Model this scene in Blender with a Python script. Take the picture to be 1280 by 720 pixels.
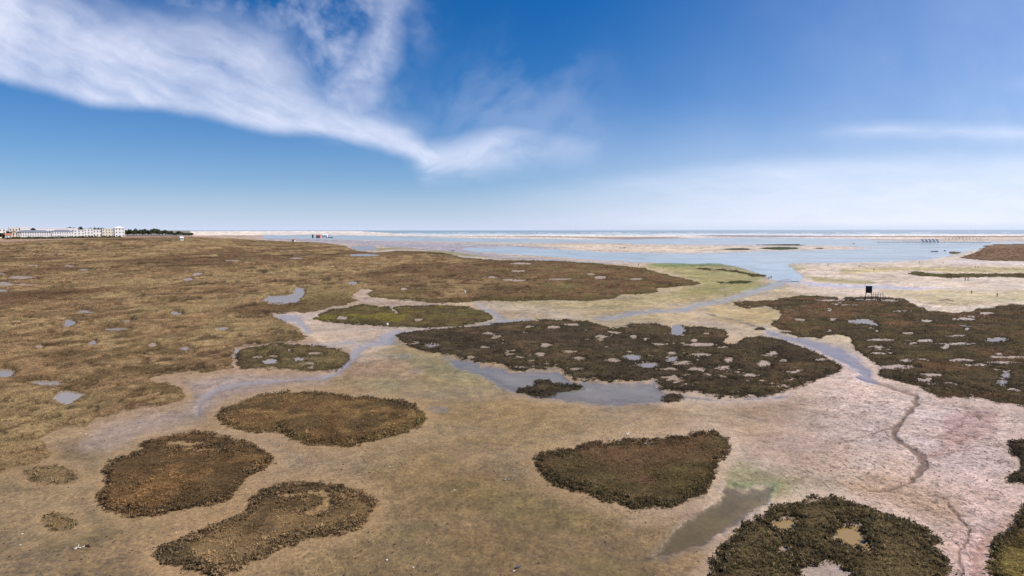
import bpy, math, random
import numpy as np

# ---------------------------------------------------------------- camera
H = 25.0                 # camera height above the mud, metres
F = 763.0                # focal length in 1280-wide photo pixels
YH = 288.0               # photo row of the horizon
P = math.atan((360 - YH) / F)
SC = bpy.context.scene
for o in list(bpy.data.objects):
    bpy.data.objects.remove(o)
cam_d = bpy.data.cameras.new('camera')
cam = bpy.data.objects.new('camera', cam_d)
SC.collection.objects.link(cam)
cam.location = (0, 0, H)
cam.rotation_euler = (math.pi / 2 - P, 0, 0)
cam_d.sensor_width = 36
cam_d.lens = 36 * F / 1280
cam_d.clip_start = 0.5
cam_d.clip_end = 400000
SC.camera = cam

# ---------------------------------------------------------------- light
SUN_EL, SUN_AZ = 48.0, 84.0          # azimuth in degrees to the right of the view (+Y)
w = bpy.data.worlds.new('World')
SC.world = w
w.use_nodes = True
nt = w.node_tree
bg = nt.nodes['Background']
sky = nt.nodes.new('ShaderNodeTexSky')
sky.sky_type = 'NISHITA'
sky.sun_disc = False
sky.sun_elevation = math.radians(SUN_EL)
sky.sun_rotation = math.radians(SUN_AZ)
sky.altitude = 0
sky.air_density = 1.0
sky.dust_density = .4
sky.ozone_density = 2.5
hs = nt.nodes.new('ShaderNodeHueSaturation')
hs.inputs['Saturation'].default_value = 1.55
tn_ = nt.nodes.new('ShaderNodeMixRGB'); tn_.blend_type = 'MULTIPLY'; tn_.inputs['Fac'].default_value = 1
tn_.inputs['Color2'].default_value = (.58, .85, 1.22, 1)
nt.links.new(sky.outputs[0], tn_.inputs['Color1']); nt.links.new(tn_.outputs[0], hs.inputs['Color'])
# pale band of moist air over the sea: strongest at the horizon
geo_ = nt.nodes.new('ShaderNodeTexCoord')
sep_ = nt.nodes.new('ShaderNodeSeparateXYZ'); nt.links.new(geo_.outputs['Generated'], sep_.inputs[0])
ab_ = nt.nodes.new('ShaderNodeMath'); ab_.operation = 'ABSOLUTE'; nt.links.new(sep_.outputs['Z'], ab_.inputs[0])
mu_ = nt.nodes.new('ShaderNodeMath'); mu_.operation = 'MULTIPLY'; mu_.inputs[1].default_value = -11.5; nt.links.new(ab_.outputs[0], mu_.inputs[0])
ex_ = nt.nodes.new('ShaderNodeMath'); ex_.operation = 'EXPONENT'; nt.links.new(mu_.outputs[0], ex_.inputs[0])
mh_ = nt.nodes.new('ShaderNodeMixRGB'); nt.links.new(ex_.outputs[0], mh_.inputs['Fac'])
nt.links.new(hs.outputs[0], mh_.inputs['Color1'])
mh_.inputs['Color2'].default_value = (7.9, 9.0, 11.4, 1)
nt.links.new(mh_.outputs[0], bg.inputs['Color'])
bg.inputs['Strength'].default_value = 0.058
sd = bpy.data.lights.new('sun', 'SUN')
sd.energy = 4.3
sd.angle = math.radians(0.55)
sd.color = (1.0, 0.94, 0.85)
sun = bpy.data.objects.new('sun', sd)
SC.collection.objects.link(sun)
sun.rotation_euler = (math.radians(90 - SUN_EL), 0, math.radians(180 - SUN_AZ))
SC.view_settings.view_transform = 'Standard'
SC.view_settings.look = 'None'
SC.view_settings.exposure = 0.45
SC.view_settings.gamma = 1.0
SC.view_settings.use_curve_mapping = False

# ---------------------------------------------------------------- maths helpers
rng = np.random.default_rng(7)
random.seed(7)
CP, SP = math.cos(P), math.sin(P)

def px_dir(px, py):
    """ray direction (world) for a photo pixel"""
    u = (np.asarray(px, float) - 640) / F
    v = -(np.asarray(py, float) - 360) / F
    return u, CP + SP * v, -SP + CP * v

def at(px, py, z=0.0):
    dx, dy, dz = px_dir(px, py)
    t = (z - H) / dz
    return t * dx, t * dy

def at_depth(px, py, Y):
    dx, dy, dz = px_dir(px, py)
    t = Y / dy
    return t * dx, H + t * dz

def to_px(x, y, z=0.0):
    zz = z - H
    dep = CP * y - SP * zz
    up = SP * y + CP * zz
    return 640 + F * x / dep, 360 - F * up / dep

def _hash(ix, iy, seed):
    h = (ix.astype(np.int64) * 374761393 + iy.astype(np.int64) * 668265263 + seed * 1442695041) & 0xFFFFFFFF
    h = ((h ^ (h >> 13)) * 1274126177) & 0xFFFFFFFF
    h = (h ^ (h >> 16)) & 0xFFFFFFFF
    return h / 4294967295.0

def vn(x, y, seed=0):
    x = np.asarray(x, float); y = np.asarray(y, float)
    ix = np.floor(x); iy = np.floor(y)
    fx = x - ix; fy = y - iy
    fx = fx * fx * (3 - 2 * fx); fy = fy * fy * (3 - 2 * fy)
    a = _hash(ix, iy, seed); b = _hash(ix + 1, iy, seed)
    c = _hash(ix, iy + 1, seed); d = _hash(ix + 1, iy + 1, seed)
    return (a * (1 - fx) + b * fx) * (1 - fy) + (c * (1 - fx) + d * fx) * fy

def fbm(x, y, wl, octv=4, seed=0):
    """roughly 0..1, mean .5"""
    x = np.asarray(x, float) / wl; y = np.asarray(y, float) / wl
    s = 0; a = 1; t = 0
    for k in range(octv):
        c, si = math.cos(k * 1.3), math.sin(k * 1.3)
        s = s + a * vn(x * c - y * si + 17.3 * k, x * si + y * c + 9.1 * k, seed + k * 31)
        t += a; a *= .55; x = x * 2.03; y = y * 2.03
    return s / t

def sst(a, b, x):
    t = np.clip((x - a) / (b - a), 0, 1)
    return t * t * (3 - 2 * t)

def lin(c):
    c = np.asarray(c, float) / 255.0
    return np.where(c <= 0.04045, c / 12.92, ((c + 0.055) / 1.055) ** 2.4)

BIG = 1e6
def sdf_poly(px, py, poly, pad=30):
    """signed distance in photo pixels, negative inside, BIG far away"""
    P_ = np.asarray(poly, float)
    out = np.full(px.shape, BIG)
    x0, y0 = P_.min(0) - pad; x1, y1 = P_.max(0) + pad
    m = (px >= x0) & (px <= x1) & (py >= y0) & (py <= y1)
    if not m.any():
        return out
    X = px[m]; Y = py[m]
    d = np.full(X.shape, 1e18); ins = np.zeros(X.shape, bool)
    n = len(P_)
    for i in range(n):
        ax, ay = P_[i]; bx, by = P_[(i + 1) % n]
        ex, ey = bx - ax, by - ay
        L = ex * ex + ey * ey + 1e-12
        t = np.clip(((X - ax) * ex + (Y - ay) * ey) / L, 0, 1)
        d = np.minimum(d, (X - ax - t * ex) ** 2 + (Y - ay - t * ey) ** 2)
        if ay != by:
            c = ((ay > Y) != (by > Y)) & (X < ex * (Y - ay) / ey + ax)
            ins ^= c
    d = np.sqrt(d)
    out[m] = np.where(ins, -d, d)
    return out

def sdf_line(px, py, pts, pad=30):
    """pts: (x, y, half width px); vertical distances count double (foreshortening)"""
    Q = np.asarray(pts, float)
    out = np.full(px.shape, BIG)
    x0, y0 = Q[:, :2].min(0) - pad; x1, y1 = Q[:, :2].max(0) + pad
    m = (px >= x0) & (px <= x1) & (py >= y0) & (py <= y1)
    if not m.any():
        return out
    X = px[m]; Y = py[m] * 1.7
    d = np.full(X.shape, 1e9)
    for i in range(len(Q) - 1):
        ax, ay, wa = Q[i]; bx, by, wb = Q[i + 1]
        ay *= 1.7; by *= 1.7
        ex, ey = bx - ax, by - ay
        t = np.clip(((X - ax) * ex + (Y - ay) * ey) / (ex * ex + ey * ey + 1e-9), 0, 1)
        d = np.minimum(d, np.hypot(X - ax - t * ex, Y - ay - t * ey) - (wa + (wb - wa) * t))
    out[m] = d
    return out

def sdf_ell(px, py, cx, cy, rx, ry):
    k = np.hypot((px - cx) / rx, (py - cy) / ry)
    return (k - 1) * min(rx, ry * 1.6)

def warp(x, y, amt=1.0, seed=50):
    """warped photo coordinates of ground points: ragged, natural edges"""
    d = np.hypot(x, y)
    a = amt * np.clip(d / F * 5.0, .35, 12)
    wl = np.clip(d / F * 14, 1.0, 40)
    # quantise wavelength into octaves so the noise stays continuous in world space
    lv = np.log2(wl); l0 = np.floor(lv); fr = lv - l0
    ox = 0; oy = 0
    for k in (0, 1):
        W = 2.0 ** (l0 + k); wt = (1 - fr) if k == 0 else fr
        ox = ox + wt * (fbm_v(x, y, W, seed) - .5)
        oy = oy + wt * (fbm_v(x, y, W, seed + 7) - .5)
    return to_px(x + 2 * a * ox, y + 2 * a * oy)

def lodn(x, y, k, seed, oct_=4, ysc=1.0, lo=.25, hi=200):
    """world-space noise whose wavelength grows with distance (k photo pixels wide)"""
    d = np.hypot(x, y)
    lv = np.log2(np.clip(d / F * k, lo, hi)); l0 = np.floor(lv); fr = lv - l0
    out = 0
    for j in (0, 1):
        out = out + ((1 - fr) if j == 0 else fr) * fbm_v(x, y * ysc, 2.0 ** (l0 + j), seed)
    return .5 + (out - .5) * 1.25

def fbm_v(x, y, wl, seed):
    s = 0; a = 1; t = 0; X = x / wl; Y = y / wl
    for k in range(4):
        s = s + a * vn(X + 5.2 * k, Y - 3.1 * k, seed + 13 * k)
        t += a; a *= .6; X = X * 2.1; Y = Y * 2.1
    return s / t

# ---------------------------------------------------------------- object helpers
COL = SC.collection
def tag(o, label=None, cat=None, group=None, kind=None):
    if label: o['label'] = label
    if cat: o['category'] = cat
    if group: o['group'] = group
    if kind: o['kind'] = kind
    return o

def empty(name, loc, rz=0.0):
    o = bpy.data.objects.new(name, None)
    COL.objects.link(o)
    o.location = loc; o.rotation_euler = (0, 0, rz)
    o.empty_display_size = .5
    return o

def np_mesh(name, V, Fc, mat, parent=None, attrs=None, smooth=False):
    """V (n,3); Fc (m,3|4) int array"""
    me = bpy.data.meshes.new(name)
    V = np.asarray(V, np.float32); Fc = np.asarray(Fc, np.int32)
    me.vertices.add(len(V)); me.vertices.foreach_set('co', V.ravel())
    k = Fc.shape[1]
    me.loops.add(Fc.size); me.loops.foreach_set('vertex_index', Fc.ravel())
    me.polygons.add(len(Fc))
    me.polygons.foreach_set('loop_start', np.arange(0, Fc.size, k, dtype=np.int32))
    me.polygons.foreach_set('loop_total', np.full(len(Fc), k, np.int32))
    me.polygons.foreach_set('use_smooth', np.full(len(Fc), smooth, bool))
    for an, A in (attrs or {}).items():
        at_ = me.attributes.new(an, 'FLOAT_COLOR', 'POINT')
        A = np.asarray(A, np.float32)
        if A.shape[1] == 3:
            A = np.concatenate([A, np.ones((len(A), 1), np.float32)], 1)
        at_.data.foreach_set('color', A.ravel())
    me.update(calc_edges=True)
    me.materials.append(mat)
    o = bpy.data.objects.new(name, me)
    COL.objects.link(o)
    if parent: o.parent = parent
    return o

class MB:
    """small mesh builder for made things"""
    def __init__(s): s.v = []; s.f = []
    def add(s, vs, fs):
        b = len(s.v); s.v += [tuple(p) for p in vs]; s.f += [tuple(i + b for i in q) for q in fs]
    def box(s, cx, cy, cz, sx, sy, sz, rz=0.0, tx=0.0, taper=1.0):
        vs = []
        for dz in (-.5, .5):
            k = taper if dz > 0 else 1
            for a, b in ((-.5, -.5), (.5, -.5), (.5, .5), (-.5, .5)):
                x, y, z = a * sx * k, b * sy * k, dz * sz
                y, z = y * math.cos(tx) - z * math.sin(tx), y * math.sin(tx) + z * math.cos(tx)
                x, y = x * math.cos(rz) - y * math.sin(rz), x * math.sin(rz) + y * math.cos(rz)
                vs.append((cx + x, cy + y, cz + z))
        s.add(vs, [(3, 2, 1, 0), (4, 5, 6, 7), (0, 1, 5, 4), (1, 2, 6, 5), (2, 3, 7, 6), (3, 0, 4, 7)])
    def tube(s, a, b, r0, r1=None, n=7):
        r1 = r0 if r1 is None else r1
        a = np.array(a, float); b = np.array(b, float); d = b - a; d /= np.linalg.norm(d) + 1e-9
        u = np.cross(d, (0, 0, 1) if abs(d[2]) < .9 else (1, 0, 0)); u /= np.linalg.norm(u)
        v_ = np.cross(d, u)
        vs = []
        for c, r in ((a, r0), (b, r1)):
            for i in range(n):
                t = 2 * math.pi * i / n
                vs.append(c + r * (math.cos(t) * u + math.sin(t) * v_))
        fs = [(i, (i + 1) % n, n + (i + 1) % n, n + i) for i in range(n)]
        fs += [tuple(range(n - 1, -1, -1)), tuple(range(n, 2 * n))]
        s.add(vs, fs)
    def build(s, name, mat, parent=None, smooth=False):
        me = bpy.data.meshes.new(name)
        me.from_pydata(s.v, [], s.f); me.update()
        if smooth:
            for p in me.polygons: p.use_smooth = True
        me.materials.append(mat)
        o = bpy.data.objects.new(name, me); COL.objects.link(o)
        if parent: o.parent = parent
        return o

# ---------------------------------------------------------------- materials
def newmat(name):
    m = bpy.data.materials.new(name); m.use_nodes = True
    n = m.node_tree.nodes; return m, n, m.node_tree.links, n['Principled BSDF']

def nd(n, t, **kw):
    x = n.new(t)
    for k, v in kw.items(): setattr(x, k, v)
    return x

def noise_node(n, l, vec, scale, detail=5, rough=.6):
    x = n.new('ShaderNodeTexNoise'); x.inputs['Scale'].default_value = scale
    x.inputs['Detail'].default_value = detail; x.inputs['Roughness'].default_value = rough
    l.new(vec, x.inputs['Vector']); return x.outputs['Fac']

def maprange(n, l, src, a, b, c, d):
    x = n.new('ShaderNodeMapRange')
    for i, v in zip((1, 2, 3, 4), (a, b, c, d)): x.inputs[i].default_value = v
    l.new(src, x.inputs[0]); return x.outputs[0]

def math_(n, l, op, a, b=None):
    x = n.new('ShaderNodeMath'); x.operation = op
    for i, v in ((0, a), (1, b)):
        if v is None: continue
        if isinstance(v, (int, float)): x.inputs[i].default_value = v
        else: l.new(v, x.inputs[i])
    return x.outputs[0]

def scalecol(n, l, col, fac):
    x = n.new('ShaderNodeVectorMath'); x.operation = 'SCALE'
    l.new(col, x.inputs[0]); l.new(fac, x.inputs['Scale']); return x.outputs[0]

def mat_ground():
    m, n, l, b = newmat('mud')
    a = nd(n, 'ShaderNodeAttribute', attribute_name='Col')
    q = nd(n, 'ShaderNodeAttribute', attribute_name='Mix')
    sp = n.new('ShaderNodeSeparateColor'); l.new(q.outputs['Color'], sp.inputs[0])
    tc = n.new('ShaderNodeTexCoord'); v = tc.outputs['Object']
    n1 = noise_node(n, l, v, 3.2, 8, .75)      # crumbs
    n2 = noise_node(n, l, v, .55, 6, .7)       # patches
    n3 = noise_node(n, l, v, 11, 3, .6)
    f = math_(n, l, 'MULTIPLY', maprange(n, l, n1, .28, .72, .60, 1.38), maprange(n, l, n2, .3, .7, .80, 1.2))
    # dark pocks and footprints on the crusted pale mud
    map_ = n.new('ShaderNodeMapping'); map_.inputs['Scale'].default_value = (1.0, .6, 1); l.new(v, map_.inputs[0])
    n4 = noise_node(n, l, map_.outputs[0], 1.9, 3, .55)
    pock = maprange(n, l, n4, .57, .64, 0, 1)
    map2 = n.new('ShaderNodeMapping'); map2.inputs['Scale'].default_value = (.5, 1.0, 1)
    map2.inputs['Rotation'].default_value = (0, 0, .3); l.new(v, map2.inputs[0])
    n5 = noise_node(n, l, map2.outputs[0], 1.1, 5, .7)
    ln = math_(n, l, 'SUBTRACT', 1.0, maprange(n, l, math_(n, l, 'ABSOLUTE', math_(n, l, 'SUBTRACT', n5, .5)), 0, .018, 0, 1))
    pk = math_(n, l, 'MAXIMUM', pock, math_(n, l, 'MULTIPLY', ln, .6))
    pk = math_(n, l, 'MULTIPLY', pk, sp.outputs[0])
    f = math_(n, l, 'MULTIPLY', f, math_(n, l, 'SUBTRACT', 1.0, math_(n, l, 'MULTIPLY', pk, .5)))
    # pale shell grit where Mix.g is high
    grit = math_(n, l, 'MULTIPLY', maprange(n, l, n3, .58, .72, 0, .8), sp.outputs[1])
    f = math_(n, l, 'ADD', f, grit)
    l.new(scalecol(n, l, a.outputs['Color'], f), b.inputs['Base Color'])
    wet = a.outputs['Alpha']
    r = maprange(n, l, wet, 0, 1, .95, .16)
    r2 = math_(n, l, 'ADD', r, maprange(n, l, n2, .35, .65, -.06, .1))
    l.new(r2, b.inputs['Roughness'])
    l.new(maprange(n, l, wet, 0, 1, .12, .6), b.inputs['Specular IOR Level'])
    bp = n.new('ShaderNodeBump'); bp.inputs['Distance'].default_value = .2
    l.new(maprange(n, l, wet, 0, 1, .8, .05), bp.inputs['Strength'])
    l.new(math_(n, l, 'ADD', math_(n, l, 'MULTIPLY', n2, 1.5), math_(n, l, 'SUBTRACT', n1, math_(n, l, 'MULTIPLY', pk, .6))), bp.inputs['Height'])
    l.new(bp.outputs[0], b.inputs['Normal'])
    return m

def mat_veg_ground():
    m, n, l, b = newmat('marsh_turf')
    a = nd(n, 'ShaderNodeAttribute', attribute_name='Col')
    v = n.new('ShaderNodeTexCoord').outputs['Object']
    n1 = noise_node(n, l, v, 2.6, 7, .75)
    n2 = noise_node(n, l, v, .35, 5, .65)
    f = math_(n, l, 'MULTIPLY', maprange(n, l, n1, .3, .7, .45, 1.6), maprange(n, l, n2, .3, .7, .75, 1.25))
    l.new(scalecol(n, l, a.outputs['Color'], f), b.inputs['Base Color'])
    b.inputs['Roughness'].default_value = 1.0
    b.inputs['Specular IOR Level'].default_value = .05
    bp = n.new('ShaderNodeBump'); bp.inputs['Distance'].default_value = .35
    bp.inputs['Strength'].default_value = .9
    l.new(n1, bp.inputs['Height']); l.new(bp.outputs[0], b.inputs['Normal'])
    return m

def mat_leaf():
    m, n, l, b = newmat('marsh_leaves')
    a = nd(n, 'ShaderNodeAttribute', attribute_name='Col')
    l.new(a.outputs['Color'], b.inputs['Base Color'])
    b.inputs['Roughness'].default_value = .8
    b.inputs['Specular IOR Level'].default_value = .15
    tr = n.new('ShaderNodeBsdfTranslucent'); l.new(a.outputs['Color'], tr.inputs[0])
    mx = n.new('ShaderNodeMixShader'); mx.inputs[0].default_value = .3
    l.new(b.outputs[0], mx.inputs[1]); l.new(tr.outputs[0], mx.inputs[2])
    l.new(mx.outputs[0], n['Material Output'].inputs['Surface'])
    return m

def mat_water(name, ripple, bump, cap=.6):
    m, n, l, b = newmat(name)
    n.remove(b)
    a = nd(n, 'ShaderNodeAttribute', attribute_name='Col')
    v = n.new('ShaderNodeTexCoord').outputs['Object']
    n1 = noise_node(n, l, v, ripple, 6, .65)
    n2 = noise_node(n, l, v, .012, 5, .6)
    bp = n.new('ShaderNodeBump'); bp.inputs['Distance'].default_value = bump; bp.inputs['Strength'].default_value = .7
    l.new(n1, bp.inputs['Height'])
    df = n.new('ShaderNodeBsdfDiffuse')
    l.new(scalecol(n, l, a.outputs['Color'], maprange(n, l, n2, .3, .7, .85, 1.15)), df.inputs[0])
    tp = n.new('ShaderNodeBsdfTransparent')
    m1 = n.new('ShaderNodeMixShader'); l.new(a.outputs['Alpha'], m1.inputs[0])
    l.new(tp.outputs[0], m1.inputs[1]); l.new(df.outputs[0], m1.inputs[2])
    gl = n.new('ShaderNodeBsdfGlossy'); gl.inputs['Roughness'].default_value = .12
    l.new(bp.outputs[0], gl.inputs['Normal'])
    fr = n.new('ShaderNodeFresnel'); fr.inputs[0].default_value = 1.33; l.new(bp.outputs[0], fr.inputs['Normal'])
    m2 = n.new('ShaderNodeMixShader'); l.new(math_(n, l, 'MINIMUM', fr.outputs[0], cap), m2.inputs[0])
    l.new(m1.outputs[0], m2.inputs[1]); l.new(gl.outputs[0], m2.inputs[2])
    l.new(m2.outputs[0], n['Material Output'].inputs['Surface'])
    return m

def mat_plain(name, srgb, rough=.8, var=.15, scale=1.5, spec=.3, metal=0.0):
    m, n, l, b = newmat(name)
    c = lin(srgb)
    rgb = n.new('ShaderNodeRGB'); rgb.outputs[0].default_value = (*c, 1)
    v = n.new('ShaderNodeTexCoord').outputs['Object']
    f = maprange(n, l, noise_node(n, l, v, scale, 5, .65), .3, .7, 1 - var, 1 + var)
    l.new(scalecol(n, l, rgb.outputs[0], f), b.inputs['Base Color'])
    b.inputs['Roughness'].default_value = rough
    b.inputs['Specular IOR Level'].default_value = spec
    b.inputs['Metallic'].default_value = metal
    return m

def mat_attr(name, rough=1.0):
    m, n, l, b = newmat(name)
    a = nd(n, 'ShaderNodeAttribute', attribute_name='Col')
    l.new(a.outputs['Color'], b.inputs['Base Color'])
    b.inputs['Roughness'].default_value = rough
    b.inputs['Specular IOR Level'].default_value = .1
    return m

MUD_K = np.array([.735, .685, .585])
M_MUD = mat_ground(); M_TURF = mat_veg_ground(); M_LEAF = mat_leaf()
M_CREEK = mat_water('creek_water', 1.5, .012, .30); M_LAGOON = mat_water('lagoon_water', .12, .35, .5)
M_SEA = mat_water('sea_water', .03, 3.0)
M_WHITE = mat_plain('white_render', (232, 230, 226), .85, .05, .3)
M_CREAM = mat_plain('cream_render', (226, 216, 198), .85, .06, .3)
M_GLASS = mat_plain('window_glass', (62, 70, 84), .25, .2, .4, .5)
M_ROOF = mat_plain('grey_roof', (120, 122, 134), .8, .12, .3)
M_TILE = mat_plain('red_tile', (176, 112, 88), .85, .15, .5)
M_WOOD = mat_plain('weathered_wood', (78, 64, 56), .9, .3, 2)
M_PALEWOOD = mat_plain('pale_wood', (168, 156, 142), .9, .2, 2)
M_CLOTH_D = mat_plain('dark_cloth', (42, 42, 54), .9, .2, 4)
M_CLOTH_R = mat_plain('red_cloth', (128, 52, 48), .9, .2, 4)
M_CLOTH_B = mat_plain('blue_cloth', (60, 78, 112), .9, .2, 4)
M_CLOTH_W = mat_plain('pale_cloth', (196, 190, 180), .9, .1, 4)
M_SKIN = mat_plain('skin', (176, 128, 104), .7, .05, 4)
M_BOAT = mat_plain('dark_blue_paint', (34, 58, 78), .4, .15, 1)
M_RED = mat_plain('faded_red_paint', (204, 126, 112), .7, .15, .6)
M_TRUNK = mat_plain('bark', (96, 78, 60), .95, .25, 3)
M_TREE = mat_attr('tree_leaves')
M_ROCK = mat_plain('rock', (104, 94, 84), .9, .3, 3)
M_SHELL = mat_plain('bleached_wood', (214, 204, 190), .8, .15, 4)
# ---------------------------------------------------------------- traced layout (photo pixels -> ground)
MARSH = [(-420,306),(-200,304),(0,303),(60,300),(120,297.5),(240,296),(300,298.5),(345,301),(400,303),(430,307),(445,313),(470,316),
 (495,313),(532,314),(555,316),(580,322),(627,325),(665,325),(702,326),(747,329),(777,332),(805,335),(825,341),(840,345),(860,349),
 (877,354),(865,357),(845,359),(820,361),(822,365),(802,368),(780,369),(765,374),(727,377),(690,376),(640,377),(615,376.5),(580,378.5),
 (540,379),(517,377),(495,375),(475,373),(457,369),(464,363),(452,361),(439,371),(449,376),(434,381),(418,383),(402,388),(385,391),
 (355,392),(342,394),(345,397),(360,404),(372,410),(379,417),(385,421),(377,426),(352,430),(332,432),(303,433),(294,437),(290,448),
 (292,460),(265,465),(235,467),(205,469),(187,475),(208,478),(224,483),(231,493),(227,503),(210,507),(194,509),(174,511),(146,520),
 (122,524),(113,530),(108,536),(83,536),(64,541),(52,550),(61,562),(59,574),(35,583),(14,588),(-10,596),(-60,606),(-150,640),
 (-420,700)]
HOLES_M = [  # (kind, pts...) pools and bare pans inside the marsh
 ('p',[(325,377),(335,371),(350,370),(365,368),(370,359),(381,361),(379,370),(370,379),(345,379)],'w'),
 ('e',87,404,8,4,'w'),('e',104,390,10,1.6,'w'),('e',146,412,14,2.2,'w'),('e',160,402,7,1.6,'w'),('e',116,429,5,2.6,'w'),
 ('e',217,392,7.5,2.4,'w'),('e',235,349.5,5.5,1.7,'w'),('e',247,343,6,1.8,'m'),('e',232,436,8,1.8,'w'),('e',296,443,3.6,5,'w'),
 ('e',7,467,12,6,'w'),('e',6,355,11,2.6,'w'),('e',4,363,8,1.6,'w'),('e',26,347,15,1.8,'m'),('e',2,342,9,1.2,'w'),('e',40,332,6,1,'m'),
 ('e',87,332.5,7,.9,'w'),('e',105,337.5,6,1.1,'w'),('e',277,411,9,2,'w'),('e',59,479,21,3,'w'),
 ('p',[(68,494),(78,490),(98,491),(107,493),(96,499),(84,505),(73,503)],'w'),
 ('e',441,354,6.5,2,'w'),('e',505,361,4,1.5,'m'),('e',581,366,3,.8,'m'),('e',616,347,5,1,'m'),('e',635,350,6,.9,'m'),
 ('e',647,351,8,1.2,'m'),('e',750,347,7,1.7,'m'),('e',795,349,8,1.1,'m'),('e',652,329.5,12,1,'m'),('e',647,339,9,1,'m'),('e',701,349,14,.8,'m'),
 ('e',47,434,6,2,'m'),('e',190,432,5,2,'m'),('e',455,319,19,1.6,'w'),('e',455,310,12,2.4,'w'),('e',370,323,7,.8,'m'),('e',740,343,5,.9,'m'),
 ('e',30,356,14,1,'m'),('e',290,326,9,.7,'m')]
ISL = []   # discrete marsh islands: dict(name data)
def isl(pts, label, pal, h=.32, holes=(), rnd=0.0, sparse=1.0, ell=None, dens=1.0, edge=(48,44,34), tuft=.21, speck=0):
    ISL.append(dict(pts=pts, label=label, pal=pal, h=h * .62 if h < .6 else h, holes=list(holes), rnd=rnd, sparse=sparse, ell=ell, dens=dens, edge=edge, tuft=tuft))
DK = [(70,58,44),(60,50,38),(82,66,48),(70,60,42)]
OLV = [(88,78,44),(78,66,40),(98,84,50),(84,70,42)]
BRN = [(104,80,50),(92,70,44),(118,94,62),(86,70,44)]
isl([(492,420),(500,416),(520,413),(560,410),(600,407),(640,402),(660,399.5),(700,399),(735,400),(750,405),(765,410),(781,407),(790,404),(820,404),
 (838,407),(840,414),(848,414),(850,407),(880,409),(905,412),(911,422),(905,427),(917,431),(930,422),(950,419),(975,424),(1000,432),(1020,441),
 (1040,450),(1055,459),(1050,464),(1036,471),(1026,475),(998,486),(963,495),(947,496.5),(925,496),(902,498),(878,494),(857,493),(840,489),(826,486),
 (812,475),(790,478),(763,477),(740,476),(718,475),(705,468),(700,462),(665,462),(640,464),(627,457),(607,456),(582,450),(557,445),(532,441),(505,432)],
 'largest dark brown marsh island in the centre, pocked with pale pools, above the grey-blue pool', DK, .4,
 [(682,432,6,4,'m'),(675,443,5,3,'m'),(721,449,5,2.2,'m'),(766,451,7,2.2,'m'),(792,447,11,3.4,'w'),(810,456,13,3,'w'),(840,449,7.5,3.4,'w'),
  (840,441,4,2.2,'m'),(851,454,7,1.7,'m'),(869,462,7,3.2,'m'),(875,431,17,2.8,'m'),(868,426,4,3,'m'),(875,444,10,2.2,'m'),(910,450,6,4,'m'),(905,460,6,2.4,'m'),
  (955,455,7,4.5,'m'),(847,413,8,7,'w'),(715,406,8,1.6,'m'),(692,409,7,2,'m'),(767,416,6,1.4,'m'),(825,431,6,1.5,'m'),(540,432,7,1.8,'w'),
  (611,417,5,1.5,'m'),(605,434,5,1.5,'m'),(965,442,6,2.4,'m'),(979,451,4,1.8,'m'),(1025,450,4,1.8,'m'),(992,465,6,1.6,'m'),(660,409,5,2,'m'),
  (712,440,4,1.4,'m'),(792,421,4,3,'m'),(940,470,6,1.8,'m'),(720,462,5,1.6,'m'),(835,462,6,1.4,'m')], rnd=.85)
isl([(647,491),(649,484),(660,483),(666,482),(671,476),(683,475),(690,479),(705,480),(725,482),(730,487),(715,489),(704,490),(690,494),(678,497),(662,495)],
 'small dark marsh islet standing in the grey-blue pool', DK, .35)
isl(None,'tiny oval marsh islet at the right end of the grey-blue pool', DK,.3, ell=(839.5,498,13.5,4.6))
isl([(668,576),(675,567),(690,563),(715,561),(732,554),(756,553),(784,548),(815,549),(843,546),(860,544),(871,539),(895,541),(911,548),(914,560),
 (909,571),(899,578),(895,598),(885,619),(864,626),(840,638),(815,635),(791,640),(774,633),(756,628),(732,619),(704,612),(683,605),(673,591)],
 'dark rounded marsh island with reddish middle and pale sand ring, left of the greenish pool', [(82,66,46),(88,68,48),(78,66,42),(76,64,42)], .45, edge=(58,52,36))
isl([(956,644),(963,637),(991,630),(1019,624),(1054,624),(1074,633),(1102,640),(1123,649),(1154,659),(1172,671),(1175,678),(1165,685),(1182,696),
 (1186,712),(1178,735),(1130,770),(1000,780),(900,770),(886,725),(890,708),(901,685),(925,661)],
 'dark bushy marsh island with two muddy brown ponds, at the bottom of the photo', [(88,74,50),(76,64,44),(98,82,54),(82,70,48)], .5,
 [(981,657,16,8,'b'),([(1043,665),(1050,659),(1062,656),(1076,659),(1081,665),(1085,678),(1091,690),(1086,692),(1074,686),(1062,684),(1052,678),(1044,672)],'b'),
  ([(998,713),(1010,708),(1033,705),(1052,709),(1067,717),(1060,730),(1020,732),(1002,725)],'m'),(980,688,11,3.5,'m')], edge=(54,48,32), tuft=.25)
isl([(1257,558),(1266,553),(1285,550),(1340,540),(1420,560),(1400,600),(1320,612),(1285,607),(1258,604),(1257,598),(1272,586),(1270,572),(1258,563)],
 'dark marsh tongue entering the mudflat at the right edge, below the island with the hut', DK,.45)
isl([(1290,634),(1280,636),(1269,650),(1267,659),(1255,665),(1245,676),(1238,709),(1241,730),(1262,770),(1420,800),(1420,650),(1330,634)],
 'olive marsh bank in the bottom right corner beside the reddish track', [(92,78,46),(80,68,40),(104,90,52),(74,62,38)], .45, tuft=.25)
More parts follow.
